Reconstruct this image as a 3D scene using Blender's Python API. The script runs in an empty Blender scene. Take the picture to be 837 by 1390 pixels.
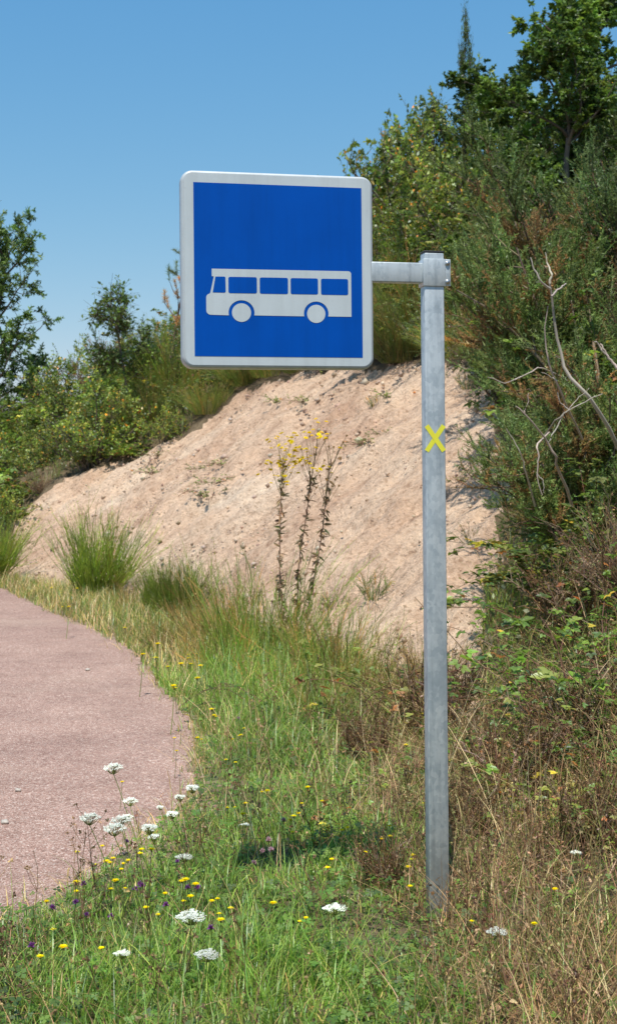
import bpy, bmesh, math
import numpy as np
from mathutils import Vector, noise
PI = math.pi
rng = np.random.default_rng(11)
C = bpy.context.scene.collection
sc = bpy.context.scene
F = 1805.0            # focal length measured in photo pixels
EYE = 1.65            # eye height, metres
PX, PY = 418.5, 640.0

# ------------------------------------------------------------------ objects
def tag(o, label=None, cat=None, group=None, kind=None):
    if label: o['label'] = label
    if cat: o['category'] = cat
    if group: o['group'] = group
    if kind: o['kind'] = kind
    return o
def thing(name, label, cat, loc=(0, 0, 0), rotz=0.0, group=None):
    o = bpy.data.objects.new(name, None); C.objects.link(o)
    o.empty_display_size = 0.1
    o.location = loc; o.rotation_euler = (0, 0, rotz)
    return tag(o, label, cat, group)
def link(name, me, mat=None, parent=None):
    o = bpy.data.objects.new(name, me); C.objects.link(o)
    if mat: me.materials.append(mat)
    if parent: o.parent = parent
    return o
def dup(root):
    r = root.copy(); C.objects.link(r)
    for ch in list(root.children):
        c = ch.copy(); C.objects.link(c); c.parent = r
        for g in ch.children:
            d = g.copy(); C.objects.link(d); d.parent = c
    return r

# ------------------------------------------------------------------ mesh collector
class MB:
    def __init__(s): s.V = []; s.L = []; s.T = []; s.K = []; s.n = 0
    def add(s, verts, faces, col):
        verts = np.asarray(verts, float).reshape(-1, 3); faces = np.asarray(faces, int)
        col = np.broadcast_to(np.asarray(col, float), (len(verts), 3))
        s.V.append(verts); s.K.append(col); s.L.append((faces + s.n).ravel())
        s.T.append(np.full(len(faces), faces.shape[1])); s.n += len(verts)
    def mesh(s, name, smooth=False):
        V = np.concatenate(s.V); L = np.concatenate(s.L); T = np.concatenate(s.T); K = np.concatenate(s.K)
        me = bpy.data.meshes.new(name)
        me.vertices.add(len(V)); me.vertices.foreach_set('co', V.astype(np.float32).ravel())
        me.loops.add(len(L)); me.loops.foreach_set('vertex_index', L.astype(np.int32))
        me.polygons.add(len(T))
        st = np.concatenate([[0], np.cumsum(T)[:-1]])
        me.polygons.foreach_set('loop_start', st.astype(np.int32))
        me.polygons.foreach_set('loop_total', T.astype(np.int32))
        if smooth: me.polygons.foreach_set('use_smooth', np.ones(len(T), bool))
        me.update(calc_edges=True); me.validate()
        at = me.attributes.new('col', 'FLOAT_COLOR', 'POINT')
        at.data.foreach_set('color', np.c_[K, np.ones(len(K))].astype(np.float32).ravel())
        return me
    def build(s, name, mat, parent=None, smooth=False):
        return link(name, s.mesh(name, smooth), mat, parent)
def unit(v): return v / np.maximum(np.linalg.norm(v, axis=-1, keepdims=True), 1e-9)
def rdir(n, r=None):
    r = r or rng
    return unit(r.normal(size=(n, 3)))
def perp(D, r=None):
    return unit(np.cross(D, rdir(len(D), r)))
def vary(c, n, s=0.18, r=None):
    r = r or rng
    c = np.asarray(c, float)
    return np.clip(c * (1 + r.normal(size=(n, 1)) * s) * (1 + r.normal(size=(n, 3)) * s * 0.35), 0.004, 0.95)
def pick(cols, w, n, s=0.18, r=None):
    r = r or rng
    cols = np.asarray(cols, float); w = np.asarray(w, float)
    return vary(cols[r.choice(len(cols), n, p=w / w.sum())], n, s, r)
def add_leaf4(mb, P, D, N, L, W, col):          # small diamond leaf
    n = len(P); L = np.broadcast_to(L, (n,))[:, None]; W = np.broadcast_to(W, (n,))[:, None]
    m = P + D * L * 0.45
    V = np.stack([P, m + N * W * .5, P + D * L, m - N * W * .5], 1)
    mb.add(V.reshape(-1, 3), np.arange(n * 4).reshape(n, 4), np.repeat(col, 4, 0))
def add_leaf6(mb, P, D, N, L, W, col, fold=0.25):   # folded oval leaf with a midrib and a drooping tip
    n = len(P); L = np.broadcast_to(L, (n,))[:, None]; W = np.broadcast_to(W, (n,))[:, None]
    U = unit(np.cross(N, D)); U = U * np.where(U[:, 2:3] < 0, -1, 1)
    V = np.stack([P, P + D * L * .3 + N * W * .46 + U * W * fold, P + D * L * .65 + N * W * .36 + U * W * fold * .6,
                  P + D * L - U * L * .08, P + D * L * .65 - N * W * .36 + U * W * fold * .6,
                  P + D * L * .3 - N * W * .46 + U * W * fold], 1)
    b = np.arange(n)[:, None] * 6
    Fc = np.concatenate([b + [0, 1, 2, 3], b + [0, 3, 4, 5]], 0)
    mb.add(V.reshape(-1, 3), Fc, np.repeat(col, 6, 0))
def add_needle(mb, P, D, N, L, W, col):          # one sharp triangle
    n = len(P); L = np.broadcast_to(L, (n,))[:, None]; W = np.broadcast_to(W, (n,))[:, None]
    V = np.stack([P - N * W * .5, P + N * W * .5, P + D * L], 1)
    mb.add(V.reshape(-1, 3), np.arange(n * 3).reshape(n, 3), np.repeat(col, 3, 0))
def add_tubes(mb, paths, rad, col, sides=3):     # paths (n,k,3), rad (n,k)
    n, k, _ = paths.shape
    rad = np.broadcast_to(rad, (n, k))
    T = np.gradient(paths, axis=1); T = unit(T)
    ref = np.where(np.abs(T[..., 2:3]) > .9, [[[1., 0, 0]]], [[[0, 0, 1.]]])
    A = unit(np.cross(T, ref)); B = np.cross(T, A)
    a = np.arange(sides) * 2 * PI / sides
    V = paths[:, :, None, :] + rad[:, :, None, None] * (A[:, :, None, :] * np.cos(a)[:, None] + B[:, :, None, :] * np.sin(a)[:, None])
    i = np.arange(n)[:, None, None] * k * sides; j = np.arange(k - 1)[None, :, None] * sides; s0 = np.arange(sides)[None, None, :]
    s1 = (s0 + 1) % sides
    Fc = np.stack([i + j + s0, i + j + s1, i + j + sides + s1, i + j + sides + s0], -1).reshape(-1, 4)
    col = np.asarray(col, float)
    if col.ndim == 2: col = np.repeat(col, k * sides, 0)
    mb.add(V.reshape(-1, 3), Fc, col)
def add_blades(mb, P, L, W, az, lean, curve, col, k=4, tipcol=None):
    n = len(P); t = np.linspace(0, 1, k + 1)
    L, W, az, lean, curve = [np.broadcast_to(q, (n,)) for q in (L, W, az, lean, curve)]
    h = np.stack([np.cos(az), np.sin(az), 0 * az], 1); sd = np.stack([-np.sin(az), np.cos(az), 0 * az], 1)
    hor = L[:, None] * (lean[:, None] * t + curve[:, None] * t ** 2)
    ver = L[:, None] * (t * (1 - .25 * lean[:, None] ** 2) - .45 * curve[:, None] * t ** 2.4)
    mid = P[:, None, :] + h[:, None, :] * hor[..., None]; mid[..., 2] += ver
    w = (W[:, None] * (1 - t ** 1.6 * .93) * .5)[..., None] * sd[:, None, :]
    V = np.stack([mid - w, mid + w], 2)
    i = np.arange(n)[:, None] * (k + 1) * 2; j = np.arange(k)[None, :] * 2
    Fc = np.stack([i + j, i + j + 1, i + j + 3, i + j + 2], -1).reshape(-1, 4)
    cc = np.repeat(np.asarray(col)[:, None, :], k + 1, 1)
    if tipcol is not None: cc = cc * (1 - t[None, :, None]) + np.asarray(tipcol)[:, None, :] * t[None, :, None]
    mb.add(V.reshape(-1, 3), Fc, np.repeat(cc, 2, 1).reshape(-1, 3))
def grow(P, D, L, k=6, up=0.0, wob=0.15, r=None):   # wandering stems
    r = r or rng
    n = len(P); L = np.broadcast_to(L, (n,)); up = np.broadcast_to(up, (n,))
    out = [P]; d = unit(np.array(D, float)); p = np.array(P, float)
    for _ in range(k - 1):
        d = d + r.normal(size=(n, 3)) * wob; d[:, 2] += up; d = unit(d)
        p = p + d * (L / (k - 1))[:, None]; out.append(p)
    return np.stack(out, 1)
def along(paths, m, t0=0.2, t1=1.0, r=None):
    r = r or rng
    n, k, _ = paths.shape
    i = r.integers(0, n, m); t = r.uniform(t0, t1, m) * (k - 1) * .9999; a = t.astype(int); f = (t - a)[:, None]
    P = paths[i, a] * (1 - f) + paths[i, a + 1] * f
    return P, unit(paths[i, a + 1] - paths[i, a]), i
def taper(n, k, r0, r1): return np.linspace(1, 0, k)[None, :] * (np.broadcast_to(r0, (n,)) - r1)[:, None] + r1

# ------------------------------------------------------------------ materials
def newmat(name):
    m = bpy.data.materials.new(name); m.use_nodes = True
    nt = m.node_tree; nt.nodes.clear()
    return m, nt, nt.nodes.new('ShaderNodeOutputMaterial')
def nd(nt, t, **kw):
    n = nt.nodes.new(t)
    for k, v in kw.items(): setattr(n, k, v)
    return n
def ramp(nt, stops):
    r = nd(nt, 'ShaderNodeValToRGB')
    while len(r.color_ramp.elements) < len(stops): r.color_ramp.elements.new(0.5)
    for e, (p, c) in zip(r.color_ramp.elements, stops):
        e.position = p; e.color = (*c, 1) if len(c) == 3 else c
    return r
def noise_tex(nt, scale, detail=4, rough=.55, vec=None, dim='3D'):
    n = nd(nt, 'ShaderNodeTexNoise'); n.inputs['Scale'].default_value = scale
    n.inputs['Detail'].default_value = detail; n.inputs['Roughness'].default_value = rough
    if vec is not None: nt.links.new(vec, n.inputs['Vector'])
    return n
def mixc(nt, a, b, f, mode='MIX'):
    m = nd(nt, 'ShaderNodeMix', data_type='RGBA', blend_type=mode)
    for s, v in ((6, a), (7, b)):
        if isinstance(v, tuple): m.inputs[s].default_value = (*v, 1)
        else: nt.links.new(v, m.inputs[s])
    if isinstance(f, (int, float)): m.inputs[0].default_value = f
    else: nt.links.new(f, m.inputs[0])
    return m.outputs[2]
def foliage_mat(name, trans=0.35, gloss=0.06, tint=0.22, gain=1.0, warm=(1, 1, 1)):
    m, nt, out = newmat(name); lk = nt.links.new
    at = nd(nt, 'ShaderNodeAttribute', attribute_name='col')
    oi = nd(nt, 'ShaderNodeObjectInfo')
    geo = nd(nt, 'ShaderNodeNewGeometry')
    mr = nd(nt, 'ShaderNodeMapRange'); lk(oi.outputs['Random'], mr.inputs[0])
    mr.inputs[3].default_value = gain * (1 - tint); mr.inputs[4].default_value = gain * (1 + tint)
    nz = noise_tex(nt, 2.3, 2, vec=geo.outputs['Position'])
    mr2 = nd(nt, 'ShaderNodeMapRange'); lk(nz.outputs[0], mr2.inputs[0])
    mr2.inputs[1].default_value = .3; mr2.inputs[2].default_value = .7; mr2.inputs[3].default_value = .75; mr2.inputs[4].default_value = 1.25
    mu = nd(nt, 'ShaderNodeMath', operation='MULTIPLY'); lk(mr.outputs[0], mu.inputs[0]); lk(mr2.outputs[0], mu.inputs[1])
    sc_ = nd(nt, 'ShaderNodeVectorMath', operation='SCALE'); lk(at.outputs['Color'], sc_.inputs[0]); lk(mu.outputs[0], sc_.inputs['Scale'])
    wm = nd(nt, 'ShaderNodeVectorMath', operation='MULTIPLY'); lk(sc_.outputs[0], wm.inputs[0]); wm.inputs[1].default_value = warm
    d = nd(nt, 'ShaderNodeBsdfDiffuse'); lk(wm.outputs[0], d.inputs[0])
    t = nd(nt, 'ShaderNodeBsdfTranslucent'); lk(wm.outputs[0], t.inputs[0])
    mx = nd(nt, 'ShaderNodeMixShader'); mx.inputs[0].default_value = trans; lk(d.outputs[0], mx.inputs[1]); lk(t.outputs[0], mx.inputs[2])
    g = nd(nt, 'ShaderNodeBsdfGlossy'); g.inputs['Roughness'].default_value = .45; g.inputs[0].default_value = (.8, .85, .9, 1)
    m2 = nd(nt, 'ShaderNodeMixShader'); m2.inputs[0].default_value = gloss; lk(mx.outputs[0], m2.inputs[1]); lk(g.outputs[0], m2.inputs[2])
    lk(m2.outputs[0], out.inputs[0])
    return m
def plain_mat(name, col, rough=.5, metal=0.0, var=.08, scale=30, bump=0.0, spec=.5, dirt=0.0):
    m, nt, out = newmat(name); lk = nt.links.new
    b = nd(nt, 'ShaderNodeBsdfPrincipled'); lk(b.outputs[0], out.inputs[0])
    tc = nd(nt, 'ShaderNodeTexCoord')
    n = noise_tex(nt, scale, 4, vec=tc.outputs['Object'])
    c = np.array(col)
    r = ramp(nt, [(.3, tuple(c * (1 - var))), (.7, tuple(np.minimum(c * (1 + var), .95)))]); lk(n.outputs[0], r.inputs[0])
    lk(r.outputs[0], b.inputs['Base Color'])
    b.inputs['Roughness'].default_value = rough; b.inputs['Metallic'].default_value = metal
    b.inputs['Specular IOR Level'].default_value = spec
    if dirt:
        mp = nd(nt, 'ShaderNodeMapping'); mp.inputs['Scale'].default_value = (1, 1, .07); lk(tc.outputs['Object'], mp.inputs[0])
        s1 = noise_tex(nt, 26, 5, .65, mp.outputs[0]); q1 = ramp(nt, [(.42, (1, 1, 1)), (.72, (1 - dirt, 1 - dirt * 1.02, 1 - dirt * 1.1))]); lk(s1.outputs[0], q1.inputs[0])
        s2 = noise_tex(nt, 110, 3, .6, tc.outputs['Object']); q2 = ramp(nt, [(.66, (1, 1, 1)), (.74, (1 - dirt * 1.6, 1 - dirt * 1.7, 1 - dirt * 1.8))]); lk(s2.outputs[0], q2.inputs[0])
        lk(mixc(nt, mixc(nt, r.outputs[0], q1.outputs[0], 1.0, 'MULTIPLY'), q2.outputs[0], .7, 'MULTIPLY'), b.inputs['Base Color'])
        rr_ = nd(nt, 'ShaderNodeMapRange'); lk(s1.outputs[0], rr_.inputs[0]); rr_.inputs[3].default_value = rough - .12; rr_.inputs[4].default_value = rough + .18; lk(rr_.outputs[0], b.inputs['Roughness'])
    if bump:
        bp = nd(nt, 'ShaderNodeBump'); bp.inputs['Strength'].default_value = bump; bp.inputs['Distance'].default_value = .002
        lk(n.outputs[0], bp.inputs['Height']); lk(bp.outputs[0], b.inputs['Normal'])
    return m
def galvanised():
    m, nt, out = newmat('galvanised_steel'); lk = nt.links.new
    b = nd(nt, 'ShaderNodeBsdfPrincipled'); lk(b.outputs[0], out.inputs[0])
    tc = nd(nt, 'ShaderNodeTexCoord')
    mp = nd(nt, 'ShaderNodeMapping'); mp.inputs['Scale'].default_value = (1, 1, .7); lk(tc.outputs['Object'], mp.inputs[0])
    w = noise_tex(nt, 18, 3, vec=mp.outputs[0])
    wv = mixc(nt, mp.outputs[0], w.outputs['Color'], .04)
    v = nd(nt, 'ShaderNodeTexVoronoi'); v.inputs['Scale'].default_value = 75; lk(wv, v.inputs['Vector'])
    sep = nd(nt, 'ShaderNodeSeparateColor'); lk(v.outputs['Color'], sep.inputs[0])
    n1 = noise_tex(nt, 11, 5, .62, mp.outputs[0])
    n2 = noise_tex(nt, 2.2, 3, .5, mp.outputs[0])
    a1 = nd(nt, 'ShaderNodeMath', operation='MULTIPLY_ADD'); lk(sep.outputs[0], a1.inputs[0]); a1.inputs[1].default_value = .20; lk(n1.outputs[0], a1.inputs[2])
    a2 = nd(nt, 'ShaderNodeMath', operation='MULTIPLY_ADD'); lk(n2.outputs[0], a2.inputs[0]); a2.inputs[1].default_value = .5; lk(a1.outputs[0], a2.inputs[2])
    r = ramp(nt, [(.5, (.33, .385, .415)), (.75, (.42, .475, .505)), (.9, (.53, .58, .60)), (1.0, (.60, .645, .66))])
    lk(a2.outputs[0], r.inputs[0])
    ms = nd(nt, 'ShaderNodeMapping'); ms.inputs['Scale'].default_value = (1, 1, .05); lk(tc.outputs['Object'], ms.inputs[0])
    ns = noise_tex(nt, 60, 4, .6, ms.outputs[0]); rs = ramp(nt, [(.40, (1.06, 1.06, 1.06)), (.55, (1, 1, 1)), (.70, (.80, .81, .82))]); lk(ns.outputs[0], rs.inputs[0])
    base = mixc(nt, r.outputs[0], rs.outputs[0], 1.0, 'MULTIPLY')
    # muddy splash and rust near the foot of the post
    sp = nd(nt, 'ShaderNodeSeparateXYZ'); lk(tc.outputs['Object'], sp.inputs[0])
    mr = nd(nt, 'ShaderNodeMapRange'); lk(sp.outputs[2], mr.inputs[0]); mr.inputs[1].default_value = .45; mr.inputs[2].default_value = 0.0
    n3 = noise_tex(nt, 25, 6, .7, tc.outputs['Object'])
    mm = nd(nt, 'ShaderNodeMath', operation='MULTIPLY'); lk(mr.outputs[0], mm.inputs[0]); lk(n3.outputs[0], mm.inputs[1]); mm.use_clamp = True
    lk(mixc(nt, base, (.22, .16, .10), mm.outputs[0]), b.inputs['Base Color'])
    b.inputs['Metallic'].default_value = .35
    rr = nd(nt, 'ShaderNodeMapRange'); lk(a1.outputs[0], rr.inputs[0]); rr.inputs[3].default_value = .62; rr.inputs[4].default_value = .42
    lk(rr.outputs[0], b.inputs['Roughness'])
    bp = nd(nt, 'ShaderNodeBump'); bp.inputs['Strength'].default_value = .12; bp.inputs['Distance'].default_value = .002
    lk(n1.outputs[0], bp.inputs['Height']); lk(bp.outputs[0], b.inputs['Normal'])
    return m
M = {}
M['leaf'] = foliage_mat('leaf', .47, .05, .25, 2.15, (1.18, 1.06, .70))
M['needle'] = foliage_mat('needle', .38, .03, .22, 2.95, (1.15, 1.06, .76))
M['dry'] = foliage_mat('dry', .34, .02, .2, 1.85, (1.05, 1.0, .9))
M['wood'] = foliage_mat('wood', 0.0, .02, .1)
M['petal'] = foliage_mat('petal', .4, .0, .04, 1.15)
M['steel'] = galvanised()
M['bolt'] = plain_mat('bolt_steel', (.55, .55, .55), .3, .9)
M['rim'] = plain_mat('sign_rim', (.56, .60, .61), .42, .1, .05, 14, dirt=.16)
M['white'] = plain_mat('reflective_white', (.62, .68, .70), .42, 0, .03, 9, dirt=.10)
M['blue'] = plain_mat('reflective_blue', (.0, .088, .47), .6, 0, .06, 5, 0, .08, dirt=.10)
M['yellow'] = plain_mat('yellow_paint', (1.0, .89, .06), .5, 0, .05, 60, dirt=.08)
M['stone'] = plain_mat('stone', (.45, .40, .34), .9, 0, .3, 40)

def ground_mat(name, sand):
    m, nt, out = newmat(name); lk = nt.links.new
    b = nd(nt, 'ShaderNodeBsdfPrincipled'); lk(b.outputs[0], out.inputs[0]); b.inputs['Roughness'].default_value = .95
    b.inputs['Specular IOR Level'].default_value = .15
    geo = nd(nt, 'ShaderNodeNewGeometry'); P = geo.outputs['Position']
    if sand:
        n1 = noise_tex(nt, .55, 5, .6, P); n2 = noise_tex(nt, 7, 6, .65, P); n3 = noise_tex(nt, 45, 4, .7, P)
        r1 = ramp(nt, [(.33, (.60, .40, .275)), (.52, (.73, .525, .37)), (.7, (.80, .63, .47))]); lk(n1.outputs[0], r1.inputs[0])
        r2 = ramp(nt, [(.32, (.66, .61, .58)), (.5, (1, 1, 1)), (.68, (1.12, 1.1, 1.06))]); lk(n2.outputs[0], r2.inputs[0])
        c = mixc(nt, r1.outputs[0], r2.outputs[0], .8, 'MULTIPLY')
        # streaks running down the slope
        mp = nd(nt, 'ShaderNodeMapping'); mp.inputs['Rotation'].default_value = (0, 0, -math.radians(27)); lk(P, mp.inputs[0])
        mp2 = nd(nt, 'ShaderNodeMapping'); mp2.inputs['Scale'].default_value = (.22, 2.4, .22); lk(mp.outputs[0], mp2.inputs[0])
        n4 = noise_tex(nt, 1.6, 5, .6, mp2.outputs[0])
        r4 = ramp(nt, [(.38, (.78, .70, .65)), (.52, (1, 1, 1)), (.72, (1.06, 1.06, 1.04))]); lk(n4.outputs[0], r4.inputs[0])
        c = mixc(nt, c, r4.outputs[0], .45, 'MULTIPLY')
        v = nd(nt, 'ShaderNodeTexVoronoi'); v.inputs['Scale'].default_value = 26; lk(P, v.inputs['Vector'])
        rv = ramp(nt, [(.0, (.55, .5, .46)), (.12, (.9, .88, .85)), (.3, (1, 1, 1))]); lk(v.outputs['Distance'], rv.inputs[0])
        c = mixc(nt, c, rv.outputs[0], .45, 'MULTIPLY')
        vg = nd(nt, 'ShaderNodeTexVoronoi'); vg.inputs['Scale'].default_value = 34; lk(P, vg.inputs['Vector']); sg = nd(nt, 'ShaderNodeSeparateColor'); lk(vg.outputs['Color'], sg.inputs[0])
        rgr = ramp(nt, [(.0, (.62, .55, .50)), (.16, (.90, .88, .86)), (.5, (1, 1, 1)), (.9, (1.1, 1.09, 1.07)), (1, (1.24, 1.24, 1.24))]); lk(sg.outputs[0], rgr.inputs[0]); c = mixc(nt, c, rgr.outputs[0], .8, 'MULTIPLY')
        lk(c, b.inputs['Base Color'])
        ad = nd(nt, 'ShaderNodeMath', operation='ADD'); lk(n2.outputs[0], ad.inputs[0])
        a3 = nd(nt, 'ShaderNodeMath', operation='MULTIPLY_ADD'); lk(n3.outputs[0], a3.inputs[0]); a3.inputs[1].default_value = .5; lk(n4.outputs[0], a3.inputs[2])
        lk(a3.outputs[0], ad.inputs[1])
        bp = nd(nt, 'ShaderNodeBump'); bp.inputs['Strength'].default_value = .8; bp.inputs['Distance'].default_value = .11
        lk(ad.outputs[0], bp.inputs['Height']); lk(bp.outputs[0], b.inputs['Normal'])
    else:
        n1 = noise_tex(nt, 3, 6, .65, P); n2 = noise_tex(nt, 38, 5, .7, P)
        r1 = ramp(nt, [(.3, (.10, .075, .045)), (.5, (.17, .125, .075)), (.7, (.25, .19, .12))]); lk(n1.outputs[0], r1.inputs[0])
        r2 = ramp(nt, [(.35, (.45, .45, .45)), (.65, (1.1, 1.1, 1.1))]); lk(n2.outputs[0], r2.inputs[0])
        da = nd(nt, 'ShaderNodeAttribute', attribute_name='col'); ds_ = nd(nt, 'ShaderNodeSeparateColor'); lk(da.outputs['Color'], ds_.inputs[0])
        lk(mixc(nt, mixc(nt, r1.outputs[0], (.46, .33, .24), ds_.outputs[0]), r2.outputs[0], .7, 'MULTIPLY'), b.inputs['Base Color'])
        bp = nd(nt, 'ShaderNodeBump'); bp.inputs['Strength'].default_value = .8; bp.inputs['Distance'].default_value = .03
        lk(n2.outputs[0], bp.inputs['Height']); lk(bp.outputs[0], b.inputs['Normal'])
    return m
def path_mat():
    m, nt, out = newmat('pink_gravel_asphalt'); lk = nt.links.new
    b = nd(nt, 'ShaderNodeBsdfPrincipled'); lk(b.outputs[0], out.inputs[0]); b.inputs['Roughness'].default_value = .92
    b.inputs['Specular IOR Level'].default_value = .2
    geo = nd(nt, 'ShaderNodeNewGeometry'); P = geo.outputs['Position']
    v = nd(nt, 'ShaderNodeTexVoronoi'); v.inputs['Scale'].default_value = 190; lk(P, v.inputs['Vector'])
    sep = nd(nt, 'ShaderNodeSeparateColor'); lk(v.outputs['Color'], sep.inputs[0])
    r = ramp(nt, [(.0, (.22, .13, .105)), (.3, (.39, .23, .178)), (.6, (.475, .302, .235)), (.88, (.56, .40, .325)), (1, (.78, .67, .57))])
    lk(sep.outputs[0], r.inputs[0])
    rd = ramp(nt, [(.2, (1, 1, 1)), (.75, (.5, .47, .46))]); lk(v.outputs['Distance'], rd.inputs[0])
    c = mixc(nt, r.outputs[0], rd.outputs[0], .45, 'MULTIPLY')
    v2 = nd(nt, 'ShaderNodeTexVoronoi'); v2.inputs['Scale'].default_value = 70; lk(P, v2.inputs['Vector']); s2 = nd(nt, 'ShaderNodeSeparateColor'); lk(v2.outputs['Color'], s2.inputs[0])
    rg = ramp(nt, [(.0, (.62, .58, .56)), (.18, (.95, .95, .95)), (.85, (1, 1, 1)), (.93, (1.35, 1.4, 1.42))]); lk(s2.outputs[0], rg.inputs[0]); c = mixc(nt, c, rg.outputs[0], .75, 'MULTIPLY')
    nw = noise_tex(nt, 2.6, 6, .7, P); rw = ramp(nt, [(.32, (.80, .78, .77)), (.5, (1, 1, 1)), (.7, (1.07, 1.06, 1.05))]); lk(nw.outputs[0], rw.inputs[0]); c = mixc(nt, c, rw.outputs[0], .9, 'MULTIPLY')
    n1 = noise_tex(nt, .9, 5, .6, P); r1 = ramp(nt, [(.3, (.84, .83, .84)), (.5, (1, 1, 1)), (.72, (1.1, 1.12, 1.12))]); lk(n1.outputs[0], r1.inputs[0])
    c = mixc(nt, c, r1.outputs[0], 1.0, 'MULTIPLY')
    n2 = noise_tex(nt, .38, 4, .6, P); r2 = ramp(nt, [(.55, (0, 0, 0)), (.70, (1, 1, 1))]); lk(n2.outputs[0], r2.inputs[0])
    f = nd(nt, 'ShaderNodeMath', operation='MULTIPLY'); lk(r2.outputs[0], f.inputs[0]); f.inputs[1].default_value = .45
    c = mixc(nt, c, (.44, .33, .25), f.outputs[0])
    lk(c, b.inputs['Base Color'])
    bp = nd(nt, 'ShaderNodeBump'); bp.inputs['Strength'].default_value = .4; bp.inputs['Distance'].default_value = .003
    inv = nd(nt, 'ShaderNodeMath', operation='SUBTRACT'); inv.inputs[0].default_value = 1; lk(v.outputs['Distance'], inv.inputs[1])
    lk(inv.outputs[0], bp.inputs['Height']); lk(bp.outputs[0], b.inputs['Normal'])
    return m

# ------------------------------------------------------------------ terrain
TOE = np.array([(2.2, -30), (1.7, 1), (1.05, 4.6), (1.0, 8), (0.5, 11), (-0.9, 14), (-2.5, 17), (-4.9, 21), (-10, 26.5), (-20, 33), (-45, 42), (-200, 70)], float)
EDGE = np.array([(-60, 0), (-20, 2.2), (-8, 3.5), (-3, 4.25), (-1.8, 4.6), (-1.2, 4.86), (-1.0, 5.15), (-.84, 5.62), (-.66, 6.5), (-.62, 7.1), (-.70, 8.0), (-.80, 8.9),
                 (-1.15, 10.3), (-1.64, 12.3), (-2.35, 14.2), (-3.15, 16.0), (-4.45, 19.2), (-8, 24.4), (-20, 31.5), (-45, 40), (-200, 62)], float)
def sdist(poly, p):          # signed distance, positive on the right-hand side of the polyline walking along it
    p = np.atleast_2d(p); best = np.full(len(p), 1e9); sg = np.ones(len(p)); arc = np.zeros(len(p)); acc = 0
    for a, b in zip(poly[:-1], poly[1:]):
        e = b - a; l = np.hypot(*e); q = p - a; t = np.clip((q @ e) / l ** 2, 0, 1)
        r = q - t[:, None] * e; d = np.hypot(r[:, 0], r[:, 1]); c = e[0] * q[:, 1] - e[1] * q[:, 0]
        u = d < best - 1e-9
        best = np.where(u, d, best); sg = np.where(u, np.where(c < 0, 1, -1), sg); arc = np.where(u, acc + t * l, arc); acc += l
    return best * sg, arc
def vnoise(x, y, s, seed=0.0, oct_=4):
    return np.array([noise.fractal((a * s + seed, b * s - seed, seed), .8, 2.0, oct_) for a, b in zip(x, y)])
def height(x, y, detail=None):
    p = np.stack([np.ravel(x), np.ravel(y)], 1).astype(float)
    d, arc = sdist(TOE, p)
    dd = np.maximum(d, 0)
    s = .72 * (np.sqrt((dd) ** 2 + .25 ** 2) - .25)
    hc = np.clip(5.9 + .5 * p[:, 0], 2.6, 9.0)
    k = .9
    z = -k * np.logaddexp(-s / k, -hc / k) + k * np.logaddexp(0, -hc / k)
    far = np.clip((np.hypot(p[:, 0], p[:, 1]) - 60) / 80, 0, 1)
    return z * (1 - far)
def gz(x, y): return float(height(np.array([x]), np.array([y]))[0])
def hit(px, py, lift=0.0, ymax=45):       # where a sight line of the photograph meets the terrain (plan position)
    Y = np.linspace(3, ymax, 800); X = (px - PX) / F * Y; Z = EYE + (PY - py) / F * Y
    g = height(X, Y) + lift - Z
    i = np.argmax(g > 0) if (g > 0).any() else len(Y) - 1
    return X[i], Y[i]

SAND_IMG = [(18, 712), (40, 684), (100, 648), (180, 618), (250, 590), (290, 562), (330, 530), (420, 507), (500, 500), (570, 494), (640, 500), (662, 545), (684, 600), (692, 650), (688, 720), (668, 790), (655, 850)]
SAND = np.array([hit(*p) for p in SAND_IMG] + [(1.02, 8.2), (.6, 10.6), (.25, 11.4), (-.9, 13.9), (-2.5, 16.9), (-4.7, 20.6)])
def inpoly(poly, x, y):
    c = np.zeros(x.shape, bool); j = len(poly) - 1
    for i in range(len(poly)):
        xi, yi = poly[i]; xj, yj = poly[j]
        c ^= ((yi > y) != (yj > y)) & (x < (xj - xi) * (y - yi) / (yj - yi + 1e-12) + xi)
        j = i
    return c

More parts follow.
